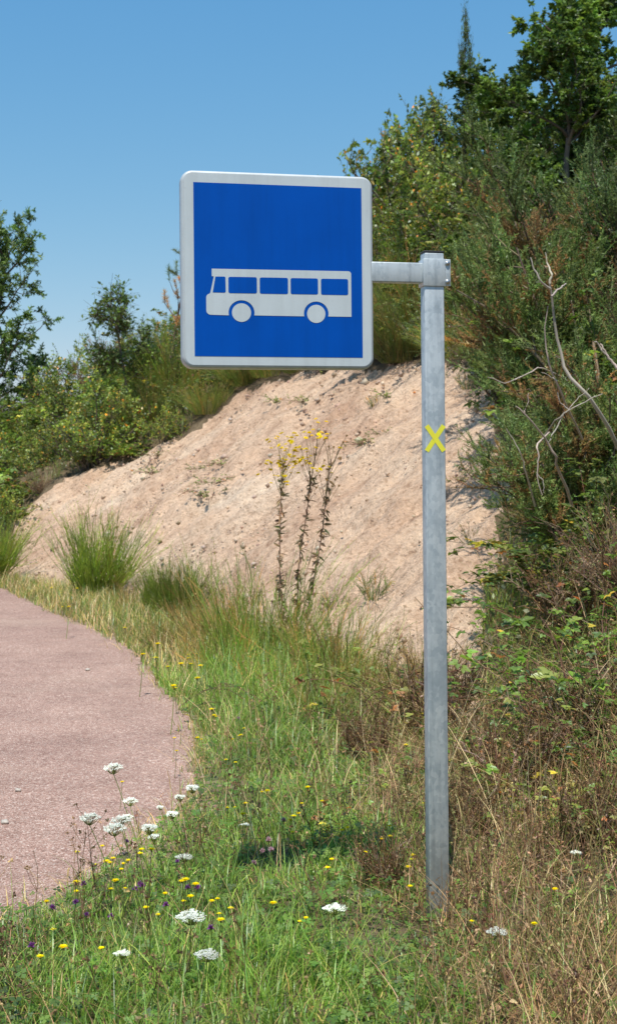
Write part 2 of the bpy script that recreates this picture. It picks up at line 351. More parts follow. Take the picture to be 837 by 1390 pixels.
def ground():
    xs = np.concatenate([[-600, -300, -150, -80, -50, -35, -26, -20, -16, -13, -11], np.arange(-10, 8.01, .085), [8.6, 9.5, 11, 13, 16, 20, 28, 40, 80, 150, 300, 600]])
    ys = np.concatenate([[-600, -300, -100, -40, -15, -5, -1, 1.5], np.arange(2.4, 31, .085), [31.5, 32.5, 34, 36, 39, 43, 48, 55, 65, 80, 110, 150, 300, 600, 1200]])
    X, Y = np.meshgrid(xs, ys); x = X.ravel(); y = Y.ravel()
    z = height(x, y)
    d, _ = sdist(TOE, np.stack([x, y], 1)); e, _ = sdist(EDGE, np.stack([x, y], 1))
    dense = (np.abs(x) < 11) & (y > 0) & (y < 33)
    n1 = np.zeros(len(x)); n2 = np.zeros(len(x)); ii = np.where(dense)[0]
    n1[ii] = vnoise(x[ii], y[ii], 1.1, 3.1); n2[ii] = vnoise(x[ii], y[ii], 6.0, 7.7, 3)
    # rills: noise stretched along the fall line
    a = math.radians(27); u = x * math.cos(a) + y * math.sin(a); v = -x * math.sin(a) + y * math.cos(a)
    n3 = np.zeros(len(x)); n3[ii] = vnoise(u[ii] * .25, v[ii] * 1.6, 1.0, 1.3, 4)
    w = np.clip(d / .8, 0, 1)
    z += w * (n1 * .13 + n2 * .042 + n3 * .13)
    z += np.clip((e - .12) / .3, 0, 1) * (1 - w) * n1 * .02
    dust = np.clip(1.2 - np.maximum(e - .02, 0) / .16 + n2 * 1.2, 0, 1) * (e < .6)
    nx, ny = len(xs), len(ys)
    idx = np.arange(nx * ny).reshape(ny, nx)
    Q = np.stack([idx[:-1, :-1], idx[:-1, 1:], idx[1:, 1:], idx[1:, :-1]], -1).reshape(-1, 4)
    cx = x[Q].mean(1); cy = y[Q].mean(1)
    nn = n2[Q].mean(1) * .12 + n1[Q].mean(1) * .12
    sand = inpoly(SAND, cx + nn, cy + nn * 1.5)
    V = np.stack([x, y, z], 1)
    for nm, sel, mat in (('ground', ~sand, ground_mat('dry_earth', False)), ('sand_bank', sand, ground_mat('sandy_soil', True))):
        q = Q[sel]; used, inv = np.unique(q, return_inverse=True)
        mb = MB(); mb.add(V[used], inv.reshape(-1, 4), np.repeat(dust[used][:, None], 3, 1))
        o = mb.build(nm, mat, smooth=True); tag(o, kind='structure')
    # the path, a sheet just above the ground, with a ragged edge
    pts = []
    for p, q in zip(EDGE[:-1], EDGE[1:]):
        n = max(1, min(60, int(np.hypot(*(q - p)) / .06))) if abs(p[0]) < 9 else 1
        for t in np.arange(n) / n: pts.append(p + (q - p) * t)
    pts = np.array(pts)
    wob = np.array([noise.fractal((p[0] * 5, p[1] * 5, 1.5), .7, 2, 4) for p in pts]) * .085
    wob = np.where(np.abs(pts[:, 0]) < 9, wob, 0)
    pts = [(p[0] + w, p[1] + w, .004) for p, w in zip(pts, wob)] + [(-200, 62, .004), (-600, 100, .004), (-600, -20, .004)]
    bm = bmesh.new(); vs = [bm.verts.new(p) for p in pts]; f = bm.faces.new(vs)
    if f.normal.z < 0: f.normal_flip()
    bm.normal_update()
    if f.normal.z < 0: bmesh.ops.reverse_faces(bm, faces=[f])
    bmesh.ops.triangulate(bm, faces=bm.faces[:])
    me = bpy.data.meshes.new('path'); bm.to_mesh(me); bm.free()
    tag(link('path', me, path_mat()), kind='structure')
ground()

# ------------------------------------------------------------------ the bus stop sign
def rbox(x0, x1, y0, y1, z0, z1, r=.004, seg=2):
    bm = bmesh.new(); bmesh.ops.create_cube(bm, size=1)
    for v in bm.verts:
        v.co = Vector(((x0 + x1) / 2 + v.co.x * (x1 - x0), (y0 + y1) / 2 + v.co.y * (y1 - y0), (z0 + z1) / 2 + v.co.z * (z1 - z0)))
    if r: bmesh.ops.bevel(bm, geom=bm.edges[:], offset=r, segments=seg, affect='EDGES', profile=.5)
    for f in bm.faces: f.smooth = True
    return bm
def bmobj(name, bm, mat, parent=None):
    bm.normal_update()
    me = bpy.data.meshes.new(name); bm.to_mesh(me); bm.free()
    o = link(name, me, mat, parent)
    return o
def rrect(x0, x1, z0, z1, r, n=8):
    P = []
    for cx, cz, a0 in ((x1 - r, z1 - r, 0), (x0 + r, z1 - r, 90), (x0 + r, z0 + r, 180), (x1 - r, z0 + r, 270)):
        for i in range(n + 1):
            a = math.radians(a0 + 90 * i / n); P.append((cx + r * math.cos(a), cz + r * math.sin(a)))
    return P
def sheet(polys, y):        # flat polygons facing -Y
    bm = bmesh.new()
    for P in polys:
        f = bm.faces.new([bm.verts.new((p[0], y, p[1])) for p in P])
        f.normal_update()
        if f.normal.y > 0: f.normal_flip()
    bmesh.ops.triangulate(bm, faces=bm.faces[:])
    return bm

YAW = math.radians(12.0)
SX, SY = .463, 4.92
sign = thing('bus_stop_sign', 'square blue and white bus pictogram sign on a galvanised steel post', 'road sign', (SX, SY, gz(SX, SY)), YAW)
SC = 2.372; SW, SH = .3505, .352; S0 = -.5795    # sign centre height, half sizes, centre along the arm
bmobj('post', rbox(-.038, .038, -.0265, .0265, -.25, 2.452, .005, 3), M['steel'], sign)
cap = bmobj('post_cap', rbox(-.039, .039, -.0275, .0275, 2.4525, 2.4585, .002), plain_mat('dark_cap', (.03, .03, .032), .6), sign)
bmobj('arm', rbox(-.27, -.0425, -.021, .021, 2.341, 2.414, .004, 3), M['steel'], sign)
# clamp bracket: a folded plate round the post with a flange on the right
bm = rbox(-.0425, .0425, -.0315, -.0280, 2.328, 2.428, .0012, 2)
for q in ((-.0425, -.0390, -.0285, .032), (.0390, .0425, -.0285, .032)):
    b2 = rbox(q[0], q[1], q[2], q[3], 2.328, 2.428, .001, 1); me = bpy.data.meshes.new('t'); b2.to_mesh(me); b2.free(); bm.from_mesh(me); bpy.data.meshes.remove(me)
b2 = rbox(.0427, .0615, -.0312, -.0280, 2.3285, 2.4275, .0014, 2); me = bpy.data.meshes.new('t'); b2.to_mesh(me); b2.free(); bm.from_mesh(me); bpy.data.meshes.remove(me)
br = bmobj('clamp_bracket', bm, M['steel'], sign)
for zz in (2.344, 2.412):
    bm = bmesh.new(); bmesh.ops.create_uvsphere(bm, u_segments=20, v_segments=12, radius=.0095)
    for v in bm.verts:
        v.co.y *= .75
        v.co += Vector((.049, -.0320, zz))
    for f in bm.faces: f.smooth = True
    bmobj('bolt', bm, M['bolt'], br)
# panel: dished aluminium box with a rounded rim
def loft(loops):
    bm = bmesh.new(); R = [[bm.verts.new(p) for p in L] for L in loops]
    n = len(R[0])
    for a, b in zip(R[:-1], R[1:]):
        for i in range(n): bm.faces.new((a[i], a[(i + 1) % n], b[(i + 1) % n], b[i]))
    bm.faces.new(R[0][::-1]); bm.faces.new(R[-1])
    bmesh.ops.recalc_face_normals(bm, faces=bm.faces[:])
    for f in bm.faces: f.smooth = len(f.verts) == 4
    return bm
prof = [(0, .028), (0, -.004), (.0006, -.010), (.0022, -.0155), (.005, -.0195), (.0085, -.0215), (.012, -.022)]
loops = []
for ins, yy in prof:
    loops.append([(p[0], yy, p[1]) for p in rrect(S0 - SW + ins, S0 + SW - ins, SC - SH + ins, SC + SH - ins, .042 - ins, 10)])
panel = bmobj('sign_panel', loft(loops), M['rim'], sign)
bm = sheet([rrect(S0 - SW + .0115, S0 + SW - .0115, SC - SH + .0115, SC + SH - .0115, .031, 10)], -.0228)
bmobj('white_border', bm, M['white'], panel)
BW, BH = .3065, .3085     # blue field half size
bx0, bz1 = S0 - BW, SC + BH - .001
blue = bmobj('blue_field', sheet([[(S0 - BW, SC - BH - .001), (S0 + BW, SC - BH - .001), (S0 + BW, bz1), (S0 - BW, bz1)]], -.0236), M['blue'], panel)
def art(u, v):            # bus artwork measured on the photograph, brought to panel coordinates
    px = 270 + u / 3.805; py = 350 + v / 3.805
    a = (px - 266.3) / 220.6; top = 249.2 + 6 * a; bot = 482.2 + .9 * a
    return bx0 + a * 2 * BW, bz1 - (py - top) / (bot - top) * 2 * BH
def arc(cx, cy, r, a0, a1, n=20):
    return [(cx + r * math.cos(math.radians(a0 + (a1 - a0) * i / n)), cy + r * math.sin(math.radians(a0 + (a1 - a0) * i / n))) for i in range(n + 1)]
body = [(72, 57), (752, 65)] + arc(754, 80, 15, -90, 0, 6) + [(769, 298), (651, 297)]
body += arc(590, 283, 62, 13, -193, 28) + [(281, 294)]
body += arc(217, 281, 64, 12, -192, 28) + [(66, 292)] + arc(66, 270, 22, 90, 180, 6) + arc(64, 204, 20, 180, 262, 6)
body += [(65, 177), (82, 97), (72, 95)]
bus = bmobj('bus_pictogram', sheet([[art(*p) for p in body]], -.0244), M['white'], blue)
def wrect(x0, x1, y00, y01, y10, y11, r=9):
    P = []
    for cx, cy, a0 in ((x1 - r, y11 - r, 0), (x0 + r, y10 - r, 90), (x0 + r, y00 + r, 180), (x1 - r, y01 + r, 270)):
        P += arc(cx, cy, r, a0, a0 + 90, 5)
    return P
wins = [[(90, 97), (132, 97)] + arc(132, 104, 7, -90, 0, 4) + arc(132, 171, 8, 0, 90, 4) + [(76, 178)],
        wrect(153, 294, 98, 99, 181, 182), wrect(308, 449, 100, 101, 183, 184), wrect(462, 600, 102, 103, 184, 185), wrect(615, 753, 104, 105, 186, 187)]
for wv in wins: bmobj('window', sheet([[art(*p) for p in wv]], -.0250), M['blue'], bus)
for c in ((217, 280, 47.5), (590, 284, 46.5)): bmobj('wheel', sheet([[art(*p) for p in arc(*c, 0, 350, 35)]], -.0244), M['white'], bus)
# yellow cross painted on the post
zc = 1.768
def stroke(a, b, w):
    d = Vector((b[0] - a[0], b[1] - a[1])).normalized(); n = Vector((-d.y, d.x)) * w / 2
    return [(a[0] + n.x, a[1] + n.y), (b[0] + n.x, b[1] + n.y), (b[0] - n.x, b[1] - n.y), (a[0] - n.x, a[1] - n.y)]
bm = sheet([stroke((-.033, -.047), (.033, .047), .018)], -.0271)
b2 = sheet([stroke((-.033, .047), (.033, -.047), .018)], -.0276); me = bpy.data.meshes.new('t'); b2.to_mesh(me); b2.free(); bm.from_mesh(me); bpy.data.meshes.remove(me)
for v in bm.verts: v.co.z += zc; v.co.x -= .002
bmobj('yellow_cross', bm, M['yellow'], sign)

# ------------------------------------------------------------------ plant kinds (each returns a list of (part name, mesh, material))
G_DARK = (.030, .055, .030); G_BLUE = (.072, .102, .040); G_MID = (.075, .125, .030); G_OLIVE = (.135, .175, .04); G_LIME = (.18, .23, .05)
BROWN = (.15, .085, .045); STRAW = (.42, .31, .17); GREY = (.27, .22, .18); ORANGE = (.50, .22, .04)
def k_gorse(seed, h=1.6, w=1.0, brown=.2, shoots=1000, per=30, green=G_BLUE):
    r = np.random.default_rng(seed); st = MB(); fo = MB()
    n = 10; az = r.uniform(0, 2 * PI, n); D = np.stack([np.cos(az) * w * .55, np.sin(az) * w * .55, np.full(n, .9)], 1)
    mains = grow(np.c_[r.normal(size=(n, 2)) * .08, np.full(n, -.15)], D, r.uniform(.75, 1.1, n) * h, 7, .05, .16, r)
    add_tubes(st, mains, taper(n, 7, .022 * h / 1.6, .006), vary((.16, .12, .085), n, .15, r), 5)
    m = 110; P, T, i = along(mains, m, .3, 1, r)
    out = np.c_[P[:, :2], np.zeros(m)]; subs = grow(P, unit(unit(out) * .7 + rdir(m, r) * .7 + T * .5), r.uniform(.25, .6, m) * h * .55, 5, .12, .2, r)
    add_tubes(st, subs, taper(m, 5, .008, .003), vary((.17, .12, .08), m, .2, r), 3)
    allp = subs; P, T, i = along(allp, shoots, .25, 1, r)
    sh = grow(P, unit(T * .7 + rdir(shoots, r) * .6 + np.array([0, 0, .45])), r.uniform(.14, .38, shoots), 4, .06, .15, r)
    isb = (r.random(m)[i] * .8 + r.random(shoots) * .2) < brown * (1.5 - .8 * (P[:, 2] / h))
    cc = np.where(isb[:, None], vary((.125, .082, .042), shoots, .25, r), vary(green, shoots, .2, r))
    add_tubes(fo, sh, taper(shoots, 4, .005, .002), cc * .8, 3)
    mm = shoots * per; P, T, i = along(sh, mm, .1, 1, r)
    D = unit(T * .75 + rdir(mm, r)); add_needle(fo, P, D, perp(D, r), r.uniform(.022, .052, mm), r.uniform(.007, .013, mm), np.clip(cc[i] * (1 + r.normal(size=(mm, 1)) * .22), .005, 1))
    return [('stem', st.mesh('stem'), M['wood']), ('foliage', fo.mesh('foliage'), M['needle'])]
def k_broom(seed, h=1.2, w=.5, n=420, cols=(G_OLIVE, G_LIME, G_MID), dry=.12, thick=.0035, lean=.38, leafy=4):
    r = np.random.default_rng(seed); fo = MB()
    az = r.uniform(0, 2 * PI, n); q = np.sqrt(r.random(n)) * w * .32
    P = np.stack([np.cos(az) * q, np.sin(az) * q, np.full(n, -.05)], 1)
    le = (r.normal(size=n) * .16 + lean * np.sqrt(r.random(n))) * (1 + .35 * np.cos(az - 1.0) + .25 * np.cos(3 * az))
    D = np.stack([np.cos(az) * le, np.sin(az) * le, np.ones(n)], 1)
    S = grow(P, D, r.uniform(.3, 1.08, n) * h, 6, -.035, .085, r)
    cc = pick(cols, np.ones(len(cols)), n, .2, r); isd = r.random(n) < dry; cc[isd] = vary((.26, .19, .10), isd.sum(), .2, r)
    add_tubes(fo, S, taper(n, 6, thick, thick * .35), cc, 3)
    m = n * 3; P, T, i = along(S, m, .25, .95, r)
    S2 = grow(P, unit(T + rdir(m, r) * .42), r.uniform(.12, .34, m) * h, 4, .06, .07, r)
    add_tubes(fo, S2, taper(m, 4, thick * .7, thick * .3), cc[i] * 1.05, 3)
    if leafy:
        mm = n * leafy * 3; P, T, j = along(S2, mm, .1, 1, r); D = unit(T * .6 + rdir(mm, r)); add_leaf4(fo, P, D, perp(D, r), r.uniform(.012, .03, mm), r.uniform(.004, .009, mm), cc[i][j])
    return [('foliage', fo.mesh('foliage'), M['leaf'])]
def k_bramble(seed, h=.8, w=.9, canes=26, leaves=420, ls=.06, cols=((.065, .12, .028), (.10, .165, .035), (.045, .08, .025)), odd=.06):
    r = np.random.default_rng(seed); st = MB(); fo = MB()
    az = r.uniform(0, 2 * PI, canes); D = np.stack([np.cos(az) * .55, np.sin(az) * .55, np.full(canes, 1.)], 1)
    S = grow(np.c_[r.normal(size=(canes, 2)) * .2 * w, np.full(canes, -.05)], D, r.uniform(.7, 1.5, canes) * max(h, w), 9, -.2, .13, r)
    S[..., 2] = np.maximum(S[..., 2], .02 + .05 * r.random(S.shape[:2])) 
    add_tubes(st, S, taper(canes, 9, .004, .002), pick([(.16, .07, .05), (.12, .13, .05), (.2, .13, .08)], [1, 1, 1], canes, .2, r), 4)
    P, T, i = along(S, leaves, .12, 1, r)
    pd = unit(rdir(leaves, r) + np.array([0, 0, .75])); pl = r.uniform(.02, .06, leaves)[:, None]
    E = P + pd * pl
    add_tubes(st, np.stack([P, E], 1), np.full((leaves, 2), .0013), vary((.12, .13, .05), leaves, .2, r), 3)
    cc = pick(cols, np.ones(len(cols)), leaves, .18, r); o = r.random(leaves) < odd; cc[o] = pick([(.24, .10, .04), (.30, .26, .05), (.17, .085, .04)], [1, 2, 1.5], o.sum(), .2, r)
    nrm = unit(np.array([0, 0, 1.]) + rdir(leaves, r) * .55)
    f = unit(np.cross(nrm, rdir(leaves, r))); s = np.cross(nrm, f); L = r.uniform(.7, 1.25, leaves) * ls
    for a, q in ((0, 1.0), (1.25, .85), (-1.25, .85)):
        D = unit(f * math.cos(a) + s * math.sin(a)); N = np.cross(nrm, D)
        add_leaf6(fo, E, D, N, L * q, L * q * .72, np.clip(cc * (1 + r.normal(size=(leaves, 1)) * .08), 0, 1), .16)
    return [('stem', st.mesh('stem'), M['wood']), ('foliage', fo.mesh('foliage'), M['leaf'])]
def k_leafy(seed, h=1.4, w=.8, leaves=5200, ls=.045, cols=(G_MID, G_OLIVE, (.08, .14, .03)), odd=.03, up=.05, mains_n=14, oddcols=(ORANGE, STRAW, BROWN), asp=.55):
    r = np.random.default_rng(seed); st = MB(); fo = MB(); n = mains_n
    az = r.uniform(0, 2 * PI, n); sp = r.uniform(.15, 1, n) * w
    D = np.stack([np.cos(az) * sp, np.sin(az) * sp, np.full(n, .9)], 1)
    mains = grow(np.c_[r.normal(size=(n, 2)) * .07, np.full(n, -.12)], D, r.uniform(.7, 1.1, n) * h, 7, up, .14, r)
    add_tubes(st, mains, taper(n, 7, .014 * h, .004), vary((.15, .12, .09), n, .15, r), 5)
    m = 120; P, T, i = along(mains, m, .25, 1, r)
    subs = grow(P, unit(T * .6 + rdir(m, r)), r.uniform(.2, .5, m) * h * .6, 5, .08, .2, r)
    add_tubes(st, subs, taper(m, 5, .006, .002), vary((.15, .12, .08), m, .2, r), 3)
    q = 420; P, T, i = along(subs, q, .2, 1, r); tw = grow(P, unit(T * .5 + rdir(q, r)), r.uniform(.1, .25, q) * h ** .5, 4, .05, .2, r)
    add_tubes(st, tw, taper(q, 4, .003, .0015), vary((.14, .12, .07), q, .2, r), 3)
    P, T, i = along(tw, leaves, .1, 1, r)
    ct = pick(cols, np.ones(len(cols)), q, .2, r)
    cc = np.clip(ct[i] * (1 + r.normal(size=(leaves, 1)) * .18), .005, 1); o = r.random(leaves) < odd; cc[o] = pick(oddcols, np.ones(len(oddcols)), o.sum(), .2, r)
    nr = unit(np.array([0, 0, .7]) + rdir(leaves, r)); D = unit(np.cross(nr, rdir(leaves, r)) + T * .3); N = unit(np.cross(nr, D)); L = ls * r.uniform(.6, 1.25, leaves)
    add_leaf4(fo, P, D, N, L, L * asp, cc)
    return [('stem', st.mesh('stem'), M['wood']), ('foliage', fo.mesh('foliage'), M['leaf'])]
def k_twigs(seed, h=.9, w=.9, col=(.17, .115, .08), n=170):       # dry heathery twiggy bush
    r = np.random.default_rng(seed); fo = MB()
    az = r.uniform(0, 2 * PI, n); D = np.stack([np.cos(az) * w * .8, np.sin(az) * w * .8, np.full(n, .9)], 1)
    S = grow(np.c_[r.normal(size=(n, 2)) * .12 * w, np.full(n, -.05)], D, r.uniform(.5, 1.1, n) * h, 6, .03, .15, r)
    c0 = pick([col, (.24, .19, .15), (.13, .08, .05)], [2, 1, 1], n, .2, r); add_tubes(fo, S, taper(n, 6, .006, .002), c0, 3)
    m = n * 9; P, T, i = along(S, m, .25, 1, r); S2 = grow(P, unit(T + rdir(m, r) * .7), r.uniform(.08, .25, m) * h, 4, .04, .18, r)
    add_tubes(fo, S2, taper(m, 4, .0026, .001), c0[i], 3)
    q = n * 26; P, T, j = along(S2, q, .1, 1, r); D = unit(T + rdir(q, r)); add_leaf4(fo, P, D, perp(D, r), r.uniform(.012, .03, q), r.uniform(.006, .012, q), np.clip(c0[i][j] * (1 + r.normal(size=(q, 1)) * .25) * np.where(r.random((q, 1)) < .25, [[.8, 1.4, .6]], [[1.1, 1, .9]]), .01, 1))
    return [('foliage', fo.mesh('foliage'), M['dry'])]
def k_tree(seed, h=5.5, w=2.2, leaves=24000, ls=.085, cols=((.035, .068, .018), (.055, .10, .024), (.085, .14, .03)), clear=.25, r0=.11, up=.03, asp=.6, lim=16):
    r = np.random.default_rng(seed); st = MB(); fo = MB()
    tr = grow(np.array([[0, 0, -.3]]), np.array([[0, 0, 1.]]), np.array([h * .92]), 12, .03, .06, r)
    add_tubes(st, tr, taper(1, 12, r0, .012), vary((.14, .115, .09), 1, .05, r), 9)
    t = np.sort(r.uniform(clear, .98, lim)); k = (t * 10.99); a = k.astype(int); f = (k - a)[:, None]
    P = tr[0][a] * (1 - f) + tr[0][a + 1] * f; az = np.arange(lim) * 2.4 + r.normal(size=lim) * .4
    D = np.stack([np.cos(az), np.sin(az), .35 + .9 * (t - clear)], 1); L = w * (1.05 - .62 * (t - clear) / (1 - clear)) * r.uniform(.8, 1.15, lim)
    lb = grow(P, D, L, 8, up, .14, r); add_tubes(st, lb, taper(lim, 8, r0 * .38, .008), vary((.14, .115, .09), lim, .1, r), 6)
    m = lim * 12; P, T, i = along(lb, m, .2, 1, r); sb = grow(P, unit(T * .9 + rdir(m, r)), r.uniform(.22, .5, m) * w * .62, 6, .05, .18, r)
    add_tubes(st, sb, taper(m, 6, .011, .003), vary((.13, .11, .08), m, .1, r), 4)
    q = 1500; P, T, i = along(sb, q, .15, 1, r); tw = grow(P, unit(T * .7 + rdir(q, r)), r.uniform(.12, .32, q), 4, .03, .2, r)
    add_tubes(st, tw, taper(q, 4, .004, .0015), vary((.12, .11, .06), q, .15, r), 3)
    P, T, i = along(tw, leaves, .15, 1, r); ct = pick(cols, np.ones(len(cols)), q, .15, r)
    nr = unit(np.array([0, 0, .8]) + rdir(leaves, r)); D = unit(np.cross(nr, rdir(leaves, r)) + T * .5 + np.array([0, 0, -.15])); N = unit(np.cross(nr, D)); L = ls * r.uniform(.6, 1.2, leaves)
    add_leaf6(fo, P, D, N, L, L * asp, np.clip(ct[i] * (1 + r.normal(size=(leaves, 1)) * .15), .005, 1), .12)
    return [('trunk', st.mesh('trunk'), M['wood']), ('crown', fo.mesh('crown'), M['leaf'])]
def k_pine(seed, h=2.4):
    r = np.random.default_rng(seed); st = MB(); fo = MB()
    tr = grow(np.array([[0, 0, -.2]]), np.array([[.05, 0, 1.]]), np.array([h + .1]), 10, .02, .09, r); add_tubes(st, tr, taper(1, 10, .035, .008), vary((.15, .10, .07), 1, .05, r), 7)
    lim = 16; t = np.linspace(.35, .98, lim); k = t * 8.99; a = k.astype(int); f = (k - a)[:, None]; P = tr[0][a] * (1 - f) + tr[0][a + 1] * f
    az = np.arange(lim) * 2.1; D = np.stack([np.cos(az), np.sin(az), np.full(lim, .5)], 1); lb = grow(P, D, (1.15 - t) * .8 * r.uniform(.7, 1.1, lim), 6, .05, .15, r)
    add_tubes(st, lb, taper(lim, 6, .012, .004), vary((.15, .10, .07), lim, .1, r), 4)
    q = 46; P, T, i = along(lb, q, .45, 1, r); tw = grow(P, unit(T + rdir(q, r) * .7 + np.array([0, 0, .4])), r.uniform(.12, .24, q), 4, .05, .1, r); cc = pick([(.055, .085, .045), (.19, .115, .055), (.08, .10, .045)], [2, 1.6, 1], q, .15, r)
    add_tubes(fo, tw, taper(q, 4, .006, .003), cc * .8, 3)
    m = q * 110; P, T, i = along(tw, m, .0, 1, r); D = unit(T * .8 + rdir(m, r)); add_needle(fo, P, D, perp(D, r), r.uniform(.05, .10, m), r.uniform(.005, .009, m), np.clip(cc[i] * (1 + r.normal(size=(m, 1)) * .2), .005, 1))
    return [('trunk', st.mesh('trunk'), M['wood']), ('crown', fo.mesh('crown'), M['needle'])]

PROTO = {}
def place(key, maker, name, label, cat, x, y, rz=None, s=1.0, sz=None, group=None, z=None, tilt=None):
    rz = rng.uniform(0, 2 * PI) if rz is None else rz
    if key not in PROTO:
        o = bpy.data.objects.new(name, None); C.objects.link(o); o.empty_display_size = .1
        for pn, me, mt in maker(): link(pn, me, mt, o)
        PROTO[key] = o
    else:
        o = dup(PROTO[key]); o.name = name
        for q in ('group', 'label', 'category'):
            if q in o: del o[q]
    o.location = (x, y, (gz(x, y) if z is None else z)); o.rotation_euler = (tilt[0] if tilt else 0, tilt[1] if tilt else 0, rz); o.scale = (s, s, sz or s)
    return tag(o, label, cat, group)

# ------------------------------------------------------------------ hillside thicket
ORD = ['first', 'second', 'third', 'fourth', 'fifth', 'sixth', 'seventh', 'eighth', 'ninth', 'tenth', 'eleventh', 'twelfth', 'thirteenth', 'fourteenth', 'fifteenth', 'sixteenth']
KIND = {
 'gorse': ('gorse_bush', 'gorse bush', [lambda: k_gorse(1), lambda: k_gorse(2, 1.7, .8, .12, green=(.055, .085, .035)), lambda: k_gorse(3, 1.5, 1.1, .45)]),
 'broom': ('broom_bush', 'broom bush', [lambda: k_broom(4, 1.5, 1.5, 480, lean=.8), lambda: k_broom(5, 1.3, 1.3, 480, (G_OLIVE, (.12, .15, .05), G_MID), lean=.9)]),
 'bramble': ('bramble_bush', 'bramble bush', [lambda: k_bramble(6, 1.0, 1.1, 50, 1300, .08, ((.085, .14, .03), (.12, .19, .04), (.065, .11, .03))), lambda: k_bramble(7, .9, 1.2, 50, 1300, .075, ((.095, .14, .035), (.14, .17, .045), (.065, .10, .03)), .12)]),
 'leafy': ('leafy_shrub', 'leafy shrub', [lambda: k_leafy(8, leaves=6200, ls=.05), lambda: k_leafy(9, 1.5, .9, 6200, .055, (G_OLIVE, (.12, .17, .04), G_MID), .07, oddcols=((.55, .40, .06), ORANGE, STRAW)), lambda: k_leafy(10, 1.6, .7, 5600, .05, ((.045, .08, .02), (.06, .10, .025)), .01)]),
 'heath': ('dry_heath_shrub', 'dry brown heathy shrub', [lambda: k_twigs(12), lambda: k_twigs(13, 1.0, .8, (.2, .13, .08))]),
}
ADJ = {('gorse', 0): 'spiky blue-green', ('gorse', 1): 'spiky dark green', ('gorse', 2): 'half-brown withered', ('broom', 0): 'bright olive', ('broom', 1): 'dull olive',
       ('bramble', 0): 'mid-green', ('bramble', 1): 'reddish-tinged', ('leafy', 0): 'mid-green', ('leafy', 1): 'yellow-flecked olive', ('leafy', 2): 'dark green', ('heath', 0): 'greyish', ('heath', 1): 'rusty'}
spots = []
yy = 9.0
while yy < 40:
    step = .62 + .022 * (yy - 9)
    for xx in np.arange(-.27 * yy - 1.5, .27 * yy + 1.2, step):
        x = xx + rng.normal() * step * .25; y = yy + rng.normal() * step * .25
        d, _ = sdist(TOE, [(x, y)]); d = d[0]
        if d < .35: continue
        near = x > .9 and y < 14
        # keep clear of the bare sand (the bush radius is taken into account)
        probe = [(x + a * .2, y + b * .2) for a, b in ((0, 0), (1, 0), (-1, 0), (0, 1), (0, -1))]
        if inpoly(SAND, np.array([p[0] for p in probe]), np.array([p[1] for p in probe])).any(): continue
        h = gz(x, y); hc = np.clip(5.9 + .5 * x, 2.6, 9)
        sl = .72 * d
        if sl > hc * 1.0 + 2.2: continue       # behind the brow, out of sight
        # hidden by ground
        t = np.linspace(.3, .97, 30); zz = EYE + (h + 1.2 - EYE) * t
        if (height(x * t, y * t) > zz).any(): continue
        spots.append((x, y, d, h))
    yy += step
# bushes that hang over the brow of the bare sand
bt = np.array([hit(*p) for p in SAND_IMG[:13]]); acc = 0.0
for a, b in zip(bt[:-1], bt[1:]):
    l = np.hypot(*(b - a)); t = acc
    while t < l:
        p = a + (b - a) * t / l; o_ = .28 * unit(np.array([p[0] + 2.0, p[1] - 8.0])); x, y = p + o_ + rng.normal(size=2) * .08; spots.append((x, y, 0, gz(x, y))); t += .8
    acc = t - l
NB = len(spots)
rr = np.random.default_rng(5)
sel = []
for si, (x, y, d, h) in enumerate(spots):
    px = PX + F * x / y; py = PY - F * (h + .5 - EYE) / y
    if px < -60 or px > 900: continue
    if y < 15.5 and px < 745 and d > 0: continue
    nz = noise.noise((x * .45, y * .45, 2.0)); n2 = noise.noise((x * .6, y * .6, 9.0))
    if px > 640 and y < 24:
        p = dict(gorse=.42, broom=.10, bramble=.12, leafy=.28, heath=.08) if y > 15 else dict(gorse=.44, broom=0, bramble=.28, leafy=.02, heath=.26)
    elif px > 500:
        p = dict(gorse=.12, broom=.30, bramble=.14, leafy=.36, heath=.08)
    elif px > 330:
        p = dict(gorse=.2, broom=.25, bramble=.2, leafy=.25, heath=.1)
    else:
        p = dict(gorse=.03, broom=.14 + .1 * nz, bramble=.36, leafy=.42, heath=.05)
    ks = list(p); w = np.array([max(p[k], 0) for k in ks]); kd = ks[rr.choice(len(ks), p=w / w.sum())]
    var = rr.integers(len(KIND[kd][2]))
    if kd == 'gorse' and var == 2 and rr.random() < .4: var = 0
    if d == 0 and kd == 'gorse' and px < 600: kd, var = 'bramble', 0
    sel.append([kd, var, x, y, px, py, .68 if d == 0 else 1.0])
# bushes wholly hidden behind others are left out
HID = {8, 22, 27, 42, 47, 48, 54, 56, 57, 59, 61, 69, 70, 71, 72, 73, 74, 75, 77, 82, 83, 84, 85, 87, 88, 89, 90, 96, 97, 98, 99, 101, 102, 103, 104, 105, 110, 111, 112, 113, 114, 115, 116, 117, 118, 119, 120, 126, 127, 128, 130, 131, 132, 134, 135, 141, 142, 143, 144, 145, 146, 147, 149, 155, 156, 157, 158, 159, 160, 161, 162, 163, 167, 169, 170, 171, 172, 173, 174, 175, 176, 178, 189}
sel = [s for i, s in enumerate(sel) if i not in HID]
def zone(px, py, y):
    if px < 110: return 'at the far left'
    if px < 245: return 'left of the sign'
    if px < 505: return 'behind the sign'
    if px < 640: return 'between sign and post'
    return 'right of the post'
zones = {}
for s in sel: zones.setdefault((s[0], s[1], zone(s[4], s[5], s[3])), []).append(s)
